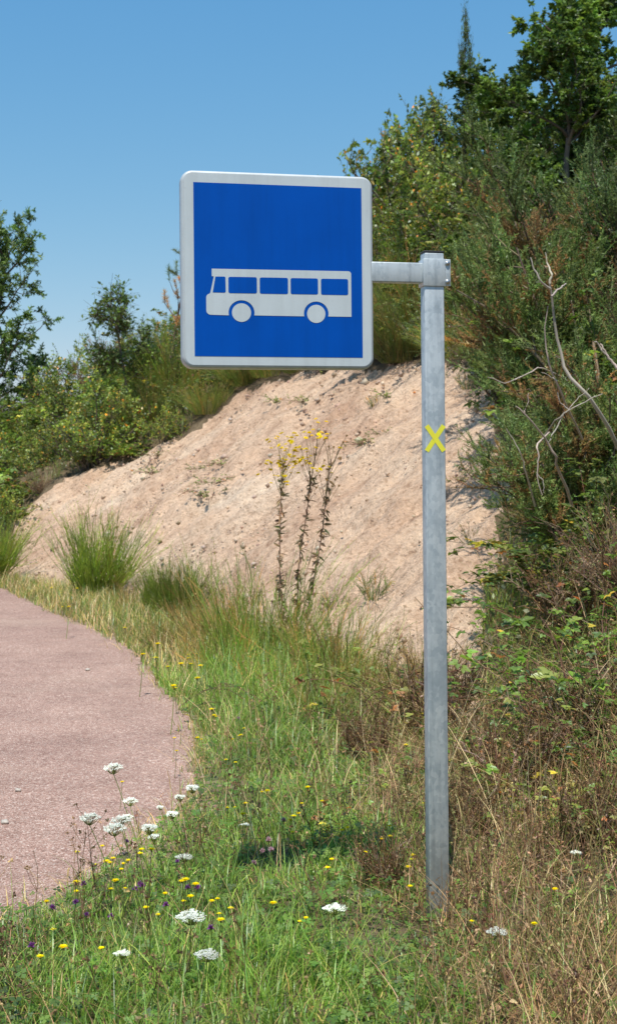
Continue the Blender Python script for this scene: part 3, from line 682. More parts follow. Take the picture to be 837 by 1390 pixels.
for (kd, var, zn), L in zones.items():
    # rows from the bottom of the slope upwards, then left to right
    L.sort(key=lambda s: -s[5]); nm, cat, mk = KIND[kd]; rows = [L[i:i + 4] for i in range(0, len(L), 4)]
    for ri, row in enumerate(rows):
        row.sort(key=lambda s: s[4])
        for ci, s in enumerate(row):
            px = s[4]; r1 = np.random.default_rng([int(s[2] * 1000) + 20000, int(s[3] * 1000)]); sc_ = r1.uniform(.65, 1.12)
            if s[3] < 13 and s[2] > .8: sc_ *= .8
            if px < 300: sc_ *= .93
            sc_ *= s[6]
            where = zn
            base = ADJ[kd, var] + ' ' + cat.replace('dry brown heathy', 'heathy')
            pos = 'leftmost' if ci == 0 else 'rightmost' if ci == len(row) - 1 else ORD[ci] + ' from left'
            if len(L) == 1: lab = 'only ' + base + ' on the hillside ' + zn
            elif len(rows) == 1: lab = base + ', ' + pos + ' of its kind ' + zn
            else:
                rw = 'bottom row' if ri == 0 else 'top row' if ri == len(rows) - 1 else ORD[ri] + ' row up'
                lab = base + (', ' + pos if len(row) > 1 else ', alone') + ' in ' + rw + ' ' + zn
            place((kd, var), mk[var], nm, lab, cat.split()[-1] if kd in ('leafy', 'heath') else cat, s[2], s[3], r1.uniform(0, 2 * PI), sc_, sc_ * r1.uniform(.8, 1.2), 'shrubs of the hillside thicket')

def at(px, py, Y): return (px - PX) / F * Y, Y, EYE + (PY - py) / F * Y
# trees and saplings that stand out of the thicket
OAK = lambda: k_tree(21, 5.2, 2.3, 42000, .10, clear=.12, lim=22)
def stand(key, mk, name, label, cat, px, ptop, Y, h, rz=0.0, group=None, hx=1.0):
    x = (px - PX) / F * Y; g = gz(x, Y); top = EYE + (PY - ptop) / F * Y
    s = max(.2, (top - g) / h)
    return place(key, mk, name, label, cat, x, Y, rz, s * hx, s, group)
stand('oak', OAK, 'oak_tree', 'dark green young oak tree rising at the top right corner above the gorse', 'tree', 800, -45, 21.5, 5.2, .4, hx=1.15)
stand('oak', OAK, 'oak_tree', 'smaller oak tree half hidden in the thicket left of the top right oak', 'tree', 700, 95, 24, 5.2, 2.2, hx=1.25)
stand('oak', OAK, 'oak_tree', 'low dark oak crown filling the gap under the top right oak', 'tree', 775, 70, 20, 5.2, 3.6, hx=1.2)
stand('sapling', lambda: k_tree(23, 2.6, .75, 2600, .075, clear=.2, r0=.025, lim=12), 'oak_sapling', 'thin dark oak sapling with a bare leader rising above the skyline right of the sign', 'sapling', 640, 8, 25, 2.5, .0, hx=.17)
stand('sapling', None, 'oak_sapling', 'short oak sapling with rounded leaf clumps on the skyline left of the sign', 'sapling', 180, 380, 25, 2.5, 1.2, hx=1.05)
stand('sapling', None, 'oak_sapling', 'bushy oak sapling on the skyline between sign and tall bare-tipped sapling', 'sapling', 592, 140, 26, 2.5, 2.7, hx=.8)
stand('sapling', None, 'oak_sapling', 'small oak sapling breaking the skyline just right of the sign corner', 'sapling', 517, 178, 26, 2.5, 4.1, hx=.55)
for j, (px, pt, Y, v, w_) in enumerate([(500, 195, 25.5, 0, 'first right of the sign'), (535, 178, 25, 1, 'second right of the sign'), (565, 158, 25.5, 0, 'third right of the sign'), (600, 140, 25, 1, 'fourth right of the sign'),
        (632, 128, 25.5, 0, 'under the thin leader sapling'), (665, 118, 25, 1, 'right of the thin leader sapling'), (615, 215, 22.5, 0, 'just above the post top'), (545, 250, 23, 1, 'above the sign arm'), (660, 210, 21.5, 1, 'above and right of the post top'), (585, 195, 23, 1, 'mid slope above the bracket')]):
    stand(('leafy', v), None, 'leafy_shrub', 'leafy green shrub on the right hillside, ' + w_, 'shrub', px, pt, Y, 1.45, j * 1.3, 'shrubs stepping up the right skyline', hx=.85)
stand('pine', lambda: k_pine(24), 'pine_sapling', 'rusty-needled pine sapling half hidden behind the left edge of the sign', 'sapling', 226, 318, 27, 2.4, .6, hx=.95)
stand('ash', lambda: k_tree(25, 6.0, 2.5, 30000, .11, ((.045, .085, .022), (.065, .115, .03), (.09, .15, .04)), .06, .09, .02, .36, 26), 'broadleaf_tree', 'loose leafy tree with drooping branch tips at the left edge of the photo', 'tree', -14, 285, 30, 6.0, .3, hx=.98)

# ------------------------------------------------------------------ near right slope: gorse sprays, brambles
k = 0
near = [  # key maker name label cat px py(ground) Y scale
 ('gorse_big', lambda: k_gorse(31, 1.9, 1.0, .22, 1700, 32, (.078, .115, .042)), 'gorse_bush', 'large blue-green gorse bush at the right edge above the dead branches', 'gorse bush', 2.75, 12.6, 1.25),
 ('gorse_big', None, 'gorse_bush', 'tall gorse bush with blue-green tips standing right of the post above the sand', 'gorse bush', 2.95, 15.2, 1.0),
 ('gorse_brown', lambda: k_gorse(32, 1.8, 1.0, .5, 1500, 32, (.07, .10, .04)), 'gorse_bush', 'large rust-brown withered gorse bush at the right edge under the oak', 'gorse bush', 3.45, 15.0, 1.35),
 ('gorse_brown', None, 'gorse_bush', 'rusty gorse bush behind the forked dead branches at right', 'gorse bush', 2.5, 10.9, .72),
 ('gorse_low', lambda: k_gorse(33, .9, 1.3, .15, 800, 36, (.068, .112, .042)), 'gorse_bush', 'low feathery gorse bush overhanging the right end of the bare sand', 'gorse bush', 2.12, 10.6, .72),
 ('gorse_low', None, 'gorse_bush', 'low dark gorse bush on the sand brow beside the post', 'gorse bush', 2.55, 15.6, .8),
]
for key, mk, nm, lab, cat, x, y, s in near:
    place(key, mk, nm, lab, cat, x, y, None, s, None, 'shrubs of the near right slope')
BR = [('br_a', lambda: k_bramble(41, .7, .8, 26, 330, .05), 1.75, 8.6, 1.0, 'bright green bramble bush at the right edge below the dead branches'),
      ('br_b', lambda: k_bramble(42, .6, .8, 22, 240, .05, odd=.12), 2.05, 9.4, 1.0, 'bramble bush at the right edge with one orange leaf, beside the dead branches'),
      ('br_a', None, 1.62, 7.4, .9, 'bramble bush with broad pale leaves at the right edge level with the lower post'),
      ('br_b', None, 1.25, 7.6, .8, 'bramble bush just right of the post below the sand'),
      ('br_c', lambda: k_bramble(43, .45, .7, 16, 120, .045, ((.12, .17, .04), (.09, .14, .035), (.15, .17, .05))), 1.3, 6.4, .8, 'sparse bramble with fresh green leaves in the dry grass right of the post'),
      ('br_c', None, .25, 8.6, 1.0, 'low bramble with yellow-green leaves left of the post at the foot of the sand'),
      ('br_c', None, .55, 8.4, .9, 'low bramble growing close behind the post'),
      ('br_c', None, .18, 5.9, .5, 'small bramble sprig in the shaded grass left of the post foot'),
      ('br_c', None, 1.22, 5.55, .55, 'small bramble sprig low at the right edge in the dry grass'),
      ('br_d', lambda: k_bramble(44, .25, .9, 7, 60, .045), -.25, 8.9, .7, 'trailing bramble reaching from the grass towards the pink path')]
BR += [('br_c', None, .95, 7.0, .8, 'bramble sprig just right of the post halfway down its lower part'), ('br_a', None, 1.5, 6.6, .62, 'leafy bramble at the right edge below the broad pale leaves'),
       ('br_c', None, 1.05, 6.0, .6, 'thin bramble sprig in straw right of the post foot'), ('br_b', None, 1.85, 8.0, .9, 'dense bramble at the right edge under the bright green one'),
       ('br_a', None, 1.0, 9.4, .6, 'bramble creeping onto the lower right end of the sand'), ('br_c', None, .62, 6.9, .7, 'bramble sprig immediately left of the post at mid height of the verge')]
BR += [('br_e', lambda: k_bramble(46, .45, .75, 11, 46, .085, ((.11, .19, .035), (.14, .21, .05), (.10, .165, .035)), .02), 1.5, 7.2, 1.0, 'sparse bramble with broad pale green leaves among the long straws right of the post'), ('br_e', None, 1.02, 6.35, .7, 'pair of broad-leaved bramble sprays right of the post above the dry grass')]
DW = lambda: k_twigs(45, .5, .5, (.16, .10, .055), 60)
for x, y, s, lab in [(.95, 6.5, 1.0, 'brown dead weed clump right of the post, lowest but one'), (1.35, 7.0, 1.1, 'brown dead weed clump near the right edge among brambles'), (.80, 8.2, 1.2, 'tall brown dead weed clump behind the post at the sand foot'), (.3, 7.6, .7, 'brown dead weed clump left of the post under the sand foot'),
                     (1.2, 5.7, .7, 'lowest brown dead weed clump near the right edge'), (.66, 5.9, .6, 'brown dead weed clump just right of the post foot'), (.28, 5.25, .5, 'small brown dead weed clump left of the post foot'), (1.75, 9.0, 1.3, 'brown dead weed clump between the bramble bushes at the right edge')]:
    place('dead_weed', DW, 'dead_weed_clump', lab, 'dead weed', x, y, None, s, None, 'dead weed clumps in the verge')
for key, mk, x, y, s, lab in BR:
    place(key, mk, 'bramble_bush', lab, 'bramble bush', x, y, None, s, None, 'brambles in the verge')
# dead branches on the right
def deadbranch(name, label, pts, r0, forks=(), seed=0):
    r = np.random.default_rng(seed); root = np.array(pts[0]); o = thing(name, label, 'dead branch', tuple(root), 0, 'bleached dead branches on the right slope')
    def path(P, n=14):
        P = np.array(P, float); t = np.linspace(0, len(P) - 1, n); a = np.minimum(t.astype(int), len(P) - 2); f = (t - a)[:, None]
        Q = P[a] * (1 - f) + P[a + 1] * f; Q[1:-1] += r.normal(size=(n - 2, 3)) * .0035; return Q
    mb = MB(); add_tubes(mb, path(np.array(pts) - root)[None], taper(1, 14, r0 * .78, r0 * .3), vary((.52, .43, .35), 1, .08, r), 7); mb.build('limb', M['wood'], o, True)
    for fk in forks:
        mb = MB(); add_tubes(mb, path(np.array(fk) - root, 10)[None], taper(1, 10, r0 * .45, r0 * .16), vary((.56, .475, .39), 1, .08, r), 6); mb.build('twig', M['wood'], o, True)
A = lambda px, py, Y: at(px, py, Y)
deadbranch('dead_branch', 'tallest bleached dead branch, forked at its tip, beside the gorse right of the post', [A(850, 640, 9.7), A(825, 580, 9.35), A(795, 536, 9.2), A(768, 510, 9.2), A(760, 470, 9.2), A(750, 420, 9.15), A(747, 385, 9.1)], .021,
           [[A(748, 395, 9.1), A(735, 385, 9.0), A(727, 368, 9.0), A(722, 352, 9.0)], [A(748, 388, 9.1), A(751, 375, 9.1), A(745, 360, 9.2), A(742, 345, 9.2)], [A(750, 405, 9.1), A(762, 393, 9.1), A(770, 388, 9.1)]], 1)
deadbranch('dead_branch', 'thin curved dead branch left of the tallest dead branch', [A(790, 600, 9.8), A(764, 540, 9.4), A(748, 505, 9.3), A(742, 480, 9.3), A(741, 440, 9.3), A(745, 418, 9.3)], .010, [[A(757, 520, 9.3), A(745, 512, 9.3), A(735, 508, 9.3)]], 2)
deadbranch('dead_branch', 'Y-shaped bleached dead branch lying low over the gorse beside the sand', [A(775, 690, 9.3), A(757, 640, 9.0), A(752, 620, 8.9), A(743, 603, 8.9), A(725, 580, 8.8), A(708, 560, 8.8), A(700, 554, 8.8)], .013,
           [[A(744, 604, 8.9), A(752, 588, 8.9), A(762, 570, 9.0), A(766, 560, 9.0)], [A(712, 563, 8.8), A(716, 550, 8.8), A(718, 536, 8.8)]], 3)
deadbranch('dead_branch', 'flat bleached dead twig pointing left across the top of the sand edge', [A(770, 520, 10.8), A(735, 500, 10.2), A(712, 512, 10.2), A(688, 522, 10.2), A(662, 514, 10.2)], .007, [[A(690, 521, 10.2), A(715, 512, 10.2), A(727, 503, 10.2)]], 4)
deadbranch('dead_branch', 'long straight dead branch slanting up to the right below the tall one', [A(735, 600, 9.4), A(755, 572, 9.0), A(775, 558, 9.0), A(800, 545, 9.0), A(818, 538, 9.0)], .009, [[A(768, 563, 9.0), A(780, 548, 9.0), A(800, 530, 9.0)], [A(772, 560, 9.0), A(760, 548, 9.0), A(757, 535, 9.0)]], 5)
deadbranch('dead_branch', 'short straight dead stick leaning left at the edge of the sand', [A(725, 690, 9.2), A(712, 640, 8.85), A(706, 615, 8.8), A(687, 584, 8.8)], .008, [], 6)
deadbranch('dead_branch', 'white-barked dead twig hanging down under the Y-shaped branch', [A(745, 590, 9.1), A(728, 606, 8.7), A(731, 625, 8.7), A(728, 645, 8.7), A(735, 675, 8.7)], .009, [[A(728, 645, 8.7), A(736, 655, 8.7), A(737, 672, 8.7)]], 7)
deadbranch('dead_branch', 'thick brown dead branch at the right edge above the brambles', [A(845, 510, 9.6), A(828, 492, 9.6), A(815, 470, 9.6)], .016, [[A(822, 484, 9.6), A(812, 470, 9.6), A(806, 466, 9.5)]], 8)

# ------------------------------------------------------------------ broom tufts, ragwort and small plants on and below the bank
TUFT = lambda: k_broom(51, 1.0, .62, 430, ((.13, .19, .035), (.18, .25, .05), (.09, .145, .03)), .05, .0042, .45, 1)
for x, y, s, lab in [(-2.75, 17.2, 1.15, 'large bright green broom tuft arching at the foot of the bank, left of the photo'), (-4.95, 20.4, 1.15, 'broom tuft at the left edge where the path disappears'),
                     (-1.72, 15.2, .62, 'small green broom tuft right of the large broom tuft at the bank foot'), (-1.42, 14.6, .7, 'slim upright broom tuft left of the ragwort at the foot of the sand')]:
    place('tuft', TUFT, 'broom_tuft', lab, 'broom tuft', x, y, None, s, s * rng.uniform(.95, 1.1), 'broom tufts along the path', None, (rng.normal() * .09, rng.normal() * .09))
place('tuft_b', lambda: k_broom(52, 1.05, 1.1, 250, ((.12, .18, .04), (.16, .22, .05), (.10, .15, .04)), .14, .0036, .5, 2), 'broom_tuft', 'wide loose broom tuft around the foot of the tall ragwort', 'broom tuft', -.42, 11.2, .5, 1.0, .95, 'broom tufts along the path')
place('tuft_c', lambda: k_broom(53, .8, .7, 180, ((.11, .15, .045), (.14, .19, .05)), .3, .0034, .5, 2), 'broom_tuft', 'thin broom tuft right of the ragwort foot', 'broom tuft', .12, 10.4, .5, .9, .9, 'broom tufts along the path')
RT = lambda: k_broom(54, .75, .9, 120, ((.13, .18, .045), (.17, .21, .06), (.30, .24, .12)), .35, .0036, .6, 2)
for x, y, s, lab in [(-1.15, 13.5, .75, 'ragged weed tuft at the sand foot left of the ragwort'), (-.85, 12.7, .9, 'taller ragged weed tuft at the sand foot near the ragwort'), (-1.35, 12.4, .55, 'small ragged weed tuft at the path edge left of the ragwort'), (-.75, 10.9, .7, 'ragged weed tuft in the verge between path and ragwort'),
                     (.30, 9.7, .75, 'ragged weed tuft at the sand foot left of the post'), (.62, 9.1, .6, 'ragged weed tuft at the sand foot close to the post'), (-.30, 9.9, .6, 'ragged weed tuft in the verge right of the path corner'), (-2.1, 15.9, .6, 'ragged weed tuft between the two green broom tufts'), (.9, 9.9, .6, 'ragged weed tuft on the low sand right of the post'), (.05, 9.0, .55, 'ragged weed tuft in front of the thin broom right of the ragwort')]:
    place('rough_tuft', RT, 'weed_tuft', lab, 'weed tuft', x, y, None, s, s * rng.uniform(.85, 1.25), 'ragged weed tufts along the foot of the bank', None, (rng.normal() * .12, rng.normal() * .12))
def ragwort(x, y):
    g = gz(x, y); o = thing('ragwort_plant', 'tall dry ragwort with bare purple-brown stems and yellow flower heads in front of the sand', 'wildflower', (x, y, g))
    r = np.random.default_rng(61); fl = MB()
    for ring, (n, L, zz) in enumerate(((13, .026, .1), (12, .021, .4), (10, .014, .9))):
        a = np.arange(n) * 2 * PI / n + ring; D = unit(np.stack([np.cos(a), np.sin(a), np.full(n, zz)], 1) + r.normal(size=(n, 3)) * .12)
        add_leaf4(fl, np.zeros((n, 3)), D, unit(np.cross(D, np.array([0, 0, 1.]))), L, .011, vary((.95, .74, .02), n, .1, r))
    head = fl.mesh('flower_head'); head.materials.append(M['petal']); fl = MB()
    D = rdir(40, r); add_leaf4(fl, np.zeros((40, 3)), D, perp(D, r), .012, .007, vary((.30, .2, .1), 40, .2, r)); seedh = fl.mesh('seed_head'); seedh.materials.append(M['dry'])
    for j, (dx, h) in enumerate(((-.03, 1.82), (.07, 1.80), (.17, 1.78))):
        st = MB(); S = grow(np.array([[dx * .9, .02 * j, 0]]), np.array([[dx * .1 - .03, 0, 1.]]), np.array([h]), 12, .01, .045, r)
        add_tubes(st, S, taper(1, 12, .008, .004), vary((.21, .14, .11), 1, .05, r), 6)
        m = 150; P, T, i = along(S, m, .1, .9, r); D = unit(rdir(m, r) + np.array([0, 0, -.3])); add_leaf6(st, P, D, perp(D, r), r.uniform(.03, .10, m), r.uniform(.01, .03, m), pick([(.19, .135, .09), (.24, .175, .11), (.13, .13, .06)], [2, 1, 1], m, .25, r), .3)
        nb = 22; P, T, i = along(S, nb, .76, 1, r); B = grow(P, unit(T + rdir(nb, r) * .5), r.uniform(.14, .34, nb), 5, .08, .06, r)
        add_tubes(st, B, taper(nb, 5, .003, .0015), vary((.17, .15, .07), nb, .2, r), 3)
        s_ = st.build('stem', M['dry'], o)
        tips = B[:, -1]
        for q in tips:
            if j == 0 or r.random() < (.5, .5, .12)[j]:
                for k in range(3 if j < 2 else 1):
                    h_ = link('flower_head', head, None, s_); h_.location = q + r.normal(size=3) * np.array([.035, .035, .02]) * k; h_.rotation_euler = (r.normal() * .3, r.normal() * .3, r.uniform(0, 6))
            else:
                h_ = link('seed_head', seedh, None, s_); h_.location = q
ragwort(-.19, 11.6)
SP = lambda: k_bramble(71, .12, .3, 7, 40, .03, ((.10, .14, .05), (.13, .17, .06)), .15)
SG = lambda: k_broom(72, .35, .3, 26, ((.07, .11, .05), (.10, .14, .05)), .2, .004, .7, 3)
sandp = [(208, 640, 'SP', 'left on the sand below the thicket'), (303, 628, 'SP', 'below the left part of the sign'), (272, 634, 'SP', 'nearest the middle of the sand'), (290, 655, 'SP', 'at the head of a small rill'), (280, 672, 'SP', 'lowest in the small rill'),
         (512, 550, 'SG', 'just below the right part of the sign'), (500, 605, 'SP', 'in the sand middle left of the post'), (522, 590, 'SP', 'close to the post, level with the yellow cross'), (380, 545, 'SP', 'high on the sand under the sign'), (415, 545, 'SP', 'high on the sand under the middle of the sign'),
         (620, 655, 'SP', 'on sand right of the post below the yellow cross'), (640, 735, 'SG', 'on the sand right of the post'), (505, 805, 'SG', 'low on the sand left of the post'), (530, 540, 'SP', 'near the sand brow left of the post'), (635, 520, 'SG', 'at the sand brow right of the post'),
         (450, 820, 'SG', 'at the sand foot right of the ragwort'), (210, 615, 'SP', 'at the left brow of the sand')]
for px, py, kd, wh in sandp:
    x, y = hit(px, py + 6); s = rng.uniform(.7, 1.2) * (1.3 if y > 15 else 1)
    place(kd, SP if kd == 'SP' else SG, 'sand_plant', 'small %s plant %s' % ('creeping' if kd == 'SP' else 'spiky', wh), 'small plant', x, y, None, s, None, 'small plants rooted in the sand')

# ------------------------------------------------------------------ verge: grass, dry grass, low leaves (uncountable cover)
def scatter(n, x0, x1, y0, y1, power=1.0):
    x = rng.uniform(x0, x1, n); u = rng.random(n) ** power; y = y0 + (y1 - y0) * u
    return x, y
def in_view(x, y, m=.35): return (np.abs(x) < .245 * y + m) | ((np.abs(x) < .245 * y + 1.7) & (rng.random(len(x)) < .6))
def fn(x, y, s, seed): return np.array([noise.noise((a * s, b * s, seed)) for a, b in zip(x, y)])
def verge(n, y0, y1, power, emin=.0):
    x, y = scatter(n, -6.5, 3.5, y0, y1, power); k = in_view(x, y); x, y = x[k], y[k]
    e, _ = sdist(EDGE, np.stack([x, y], 1)); d, _ = sdist(TOE, np.stack([x, y], 1))
    k = (e > emin + .05 * fn(x, y, 4, 1.)) & ~inpoly(SAND, x, y - .1); x, y, e, d = x[k], y[k], e[k], d[k]
    return x, y, e, d, height(x, y)
def dryness(x, y, d):      # 0 = green verge by the path, 1 = straw on the right
    t = np.clip((x - (.14 - .02 * (y - 5))) / .42, 0, 1)
    return np.clip(t + .55 * fn(x, y, 1.6, 4.), 0, 1)
gr = MB()
x, y, e, d, z = verge(90000, 3.3, 16, 1.2, -.22); k = rng.random(len(x)) < np.exp(-((e - .02) / .085) ** 2) * np.clip(.55 + 1.4 * fn(x, y, 2.3, 21.), 0.12, 1); x, y, z = x[k], y[k], z[k]; n = len(x)
add_blades(gr, np.stack([x, y, z], 1), rng.uniform(.03, .15, n), rng.uniform(.003, .006, n) * (1 + .05 * (y - 4)), rng.uniform(0, 2 * PI, n), rng.normal(size=n) * .4 + .3, rng.uniform(.2, .9, n), pick([(.10, .17, .035), (.30, .25, .13), (.36, .28, .16)], [2, 1.3, 1], n, .2), 3)
x, y, e, d, z = verge(360000, 3.0, 11, 1.5)
dr = dryness(x, y, d); keep = rng.random(len(x)) > dr * .82; keep &= d < 2.5
x, y, e, z = x[keep], y[keep], e[keep], z[keep]; n = len(x)
hs = np.clip(.35 + e * 1.2, .35, 1.0) * np.clip(1 + .6 * (y - 7.8), 1, 2.3) * np.clip(1 + .9 * fn(x, y, 1.3, 31.), .55, 1.7) * (.8 + .4 * fn(x, y, 2.2, 6.))
lowbed = rng.random(n) < .76
L = np.where(lowbed, rng.uniform(.03, .09, n), rng.uniform(.08, .22, n)) * hs * (1 + .09 * np.clip(y - 6.5, 0, 5))
colg = pick([(.10, .185, .035), (.14, .225, .05), (.07, .135, .035), (.19, .25, .075), (.32, .27, .14)], [4, 3, 3, 1.6, .45], n, .2)
add_blades(gr, np.stack([x, y, z], 1), L, rng.uniform(.003, .006, n) * (1 + .05 * (y - 4)), rng.uniform(0, 2 * PI, n), rng.normal(size=n) * .25 + .15, rng.uniform(.1, .75, n), colg, 3)
x, y, e, d, z = verge(90000, 11, 24, 1.0); k = d < .35; x, y, e, z = x[k], y[k], e[k], z[k]; n = len(x)
add_blades(gr, np.stack([x, y, z], 1), rng.uniform(.1, .34, n) * np.clip(.4 + e, .4, 1), rng.uniform(.006, .012, n), rng.uniform(0, 2 * PI, n), rng.normal(size=n) * .2 + .15, rng.uniform(.1, .6, n),
           pick([(.10, .15, .04), (.15, .19, .06), (.33, .27, .14), (.07, .11, .03)], [3, 2, 2.2, 2], n, .2), 3)
tag(gr.build('grass', M['leaf']), kind='stuff')
# clover and plantain leaves low in the grass
cl = MB(); x, y, e, d, z = verge(52000, 3.3, 10, 1.4, .04); dr = dryness(x, y, d); k = (rng.random(len(x)) > dr * .8) & (d < 1.6) & (fn(x, y, 2.6, 8.) > -.25); x, y, z = x[k], y[k], z[k]; n = len(x)
hh = rng.uniform(.015, .10, n); P = np.stack([x, y, z + hh], 1); nr = unit(np.array([0, -.1, 1.]) + rdir(n) * .45); f = unit(np.cross(nr, rdir(n))); s = np.cross(nr, f); L = rng.uniform(.010, .024, n)
cc = pick([(.075, .15, .03), (.11, .19, .045), (.055, .10, .028)], [3, 2, 2], n, .18)
for a in (0, 2.1, -2.1):
    D = unit(f * math.cos(a) + s * math.sin(a)); add_leaf4(cl, P, D, np.cross(nr, D), L, L * .85, cc)
tag(cl.build('clover_leaves', M['leaf']), kind='stuff')
# straw: long dry stems, tangled and leaning
dg = MB()
x, y, e, d, z = verge(150000, 3.3, 11.5, 1.35, .02); dr = dryness(x, y, d); k = (rng.random(len(x)) < (dr * .95 + .04) * np.clip(.8 + 1.1 * fn(x, y, 3.1, 12.), .12, 1)) & (d < 2.6); x, y, z, d = x[k], y[k], z[k], d[k]; n = len(x)
bed = rng.random(n) < .62
L = np.where(bed, rng.uniform(.06, .2, n), rng.uniform(.18, .5, n)); L *= np.where((x > .75) & (y > 5.3) & ~bed, 1.05, .8)
lean = np.where(bed, np.abs(rng.normal(size=n)) * .8 + .3, rng.normal(size=n) * .35 + .3); lean = np.clip(lean, -.9, 1.6)
cd = pick([(.34, .235, .125), (.25, .155, .085), (.46, .36, .21), (.17, .10, .06), (.15, .18, .05)], [3, 3, 1.2, 2.8, 2.2], n, .2)
add_blades(dg, np.stack([x, y, z], 1), L, np.where(bed, rng.uniform(.003, .007, n), rng.uniform(.0022, .0042, n)), rng.uniform(0, 2 * PI, n), lean, rng.uniform(.0, .8, n), cd, 4)
n = 170; x = rng.uniform(.55, 2.1, n); y = rng.uniform(5.0, 8.6, n); z = height(x, y)
add_blades(dg, np.stack([x, y, z], 1), rng.uniform(.4, .95, n), rng.uniform(.003, .006, n), rng.uniform(0, 2 * PI, n), rng.normal(size=n) * .45 + .35, rng.uniform(0, .9, n), pick([(.50, .40, .22), (.56, .45, .27), (.42, .30, .15)], [2, 1, 1], n, .12), 6)
# curled litter leaves
n2 = 26000; x, y, e, d, z = verge(n2, 3.3, 11, 1.3, .0); dr = dryness(x, y, d); k = (rng.random(len(x)) < dr + .06) & (d < 3); x, y, z = x[k], y[k], z[k]; n = len(x)
P = np.stack([x, y, z + rng.uniform(.0, .16, n) ** 1.3], 1); D = rdir(n); add_leaf6(dg, P, D, perp(D), rng.uniform(.012, .045, n), rng.uniform(.006, .02, n), pick([(.30, .19, .10), (.19, .115, .065), (.42, .32, .2), (.12, .08, .05)], [2, 3, 1, 2], n, .2), .4)
# straw along the path edge and under the brooms
x, y, e, d, z = verge(40000, 6, 21, .9, -.02); k = (d < .5) & (rng.random(len(x)) < .55 + .6 * fn(x, y, 1.2, 3.)); x, y, z = x[k], y[k], z[k]; n = len(x)
add_blades(dg, np.stack([x, y, z], 1), rng.uniform(.08, .4, n), rng.uniform(.003, .006, n) * (1 + .05 * (y - 6)), rng.uniform(0, 2 * PI, n), rng.normal(size=n) * .3 + .25, rng.uniform(.1, .8, n), pick([(.42, .33, .19), (.34, .26, .14), (.25, .2, .09)], [2, 2, 1], n, .2), 4)
tag(dg.build('dry_grass', M['dry']), kind='stuff')
# dead brown flower stalks with seed heads
ds = MB(); x, y, e, d, z = verge(5200, 3.4, 9.5, 1.2, -.04); dr = dryness(x, y, d); k = (rng.random(len(x)) < .18 + .5 * dr) & (d < 1.8); x, y, z = x[k], y[k], z[k]; n = len(x)
az = rng.uniform(0, 2 * PI, n); S = grow(np.stack([x, y, z], 1), np.stack([np.cos(az) * .35, np.sin(az) * .35, np.ones(n)], 1), rng.uniform(.12, .42, n), 6, .0, .09)
cs = pick([(.14, .085, .05), (.25, .17, .10), (.20, .18, .08)], [3, 2, 1], n, .2); add_tubes(ds, S, taper(n, 6, .0017, .0009), cs, 3)
m = n * 4; P, T, i = along(S, m, .5, 1); B = grow(P, unit(T + rdir(m) * .7), rng.uniform(.03, .12, m), 3, .1, .1); add_tubes(ds, B, taper(m, 3, .0011, .0007), cs[i], 3)
for q in range(5):
    D = rdir(m); add_leaf4(ds, B[:, -1], D, perp(D), .012, .008, cs[i] * rng.uniform(.7, 1.3, (m, 1)))
tag(ds.build('dead_stalks', M['dry']), kind='stuff')
# low undergrowth that fills the hillside between the shrubs
ug = MB(); n = 150000; u = rng.random(n); y = 8 + 30 * u ** .8; x = rng.uniform(-1, 1, n) * (.27 * y + 1.2); d, _ = sdist(TOE, np.stack([x, y], 1)); hc = np.clip(5.9 + .5 * x, 2.6, 9)
k = (d > .3) & (.72 * d < hc + 1.6) & ~inpoly(SAND, x, y - .25) & ~inpoly(SAND, x, y); x, y = x[k], y[k]; n = len(x); z = height(x, y)
cu = pick([(.06, .09, .03), (.09, .12, .035), (.13, .095, .05), (.12, .15, .04), (.22, .18, .09)], [3, 4, 1, 3, .3], n, .2)
half = rng.random(n) < .55; P = np.stack([x, y, z + rng.uniform(-.03, .45, n)], 1); a = np.where(half)[0]; D = unit(rdir(len(a)) + np.array([0, 0, .3])); add_leaf4(ug, P[a], D, perp(D), rng.uniform(.03, .075, len(a)), rng.uniform(.02, .04, len(a)), cu[a])
a = np.where(~half)[0]; P = np.stack([x, y, z], 1)[a]; m = len(a); add_blades(ug, P, rng.uniform(.15, .5, m), rng.uniform(.006, .012, m), rng.uniform(0, 2 * PI, m), rng.normal(size=m) * .25 + .1, rng.uniform(0, .6, m), cu[a], 3)
tag(ug.build('undergrowth', M['leaf']), kind='stuff')
# loose stones on the bank
gs = MB(); n = 30000; x = rng.uniform(-5, 3.5, n); y = rng.uniform(8.5, 25, n); dd_, _ = sdist(TOE, np.stack([x, y], 1)); k = inpoly(SAND, x, y) & (rng.random(n) < np.clip(.22 + .9 * np.exp(-np.abs(dd_) / .35) + .5 * fn(x, y, .9, 5.), .05, 1)); x, y = x[k], y[k]; n = len(x); z = height(x, y)
oc = np.array([(1, 0, 0), (0, 1, 0), (-1, 0, 0), (0, -1, 0), (0, 0, 1), (0, 0, -1)], float); of = np.array([(0, 1, 4), (1, 2, 4), (2, 3, 4), (3, 0, 4), (1, 0, 5), (2, 1, 5), (3, 2, 5), (0, 3, 5)])
sz = rng.lognormal(-4.55, .6, n); V = np.stack([x, y, z + .03], 1)[:, None, :] + oc[None] * sz[:, None, None] * rng.uniform(.6, 1.2, (n, 6, 1)) + rng.normal(size=(n, 6, 3)) * sz[:, None, None] * .2
gs.add(V.reshape(-1, 3), (np.arange(n)[:, None, None] * 6 + of[None]).reshape(-1, 3), np.repeat(pick([(.50, .36, .26), (.58, .46, .35), (.36, .25, .18)], [2, 2, 1], n, .12), 6, 0)); tag(gs.build('loose_stones', M['wood']), kind='stuff')

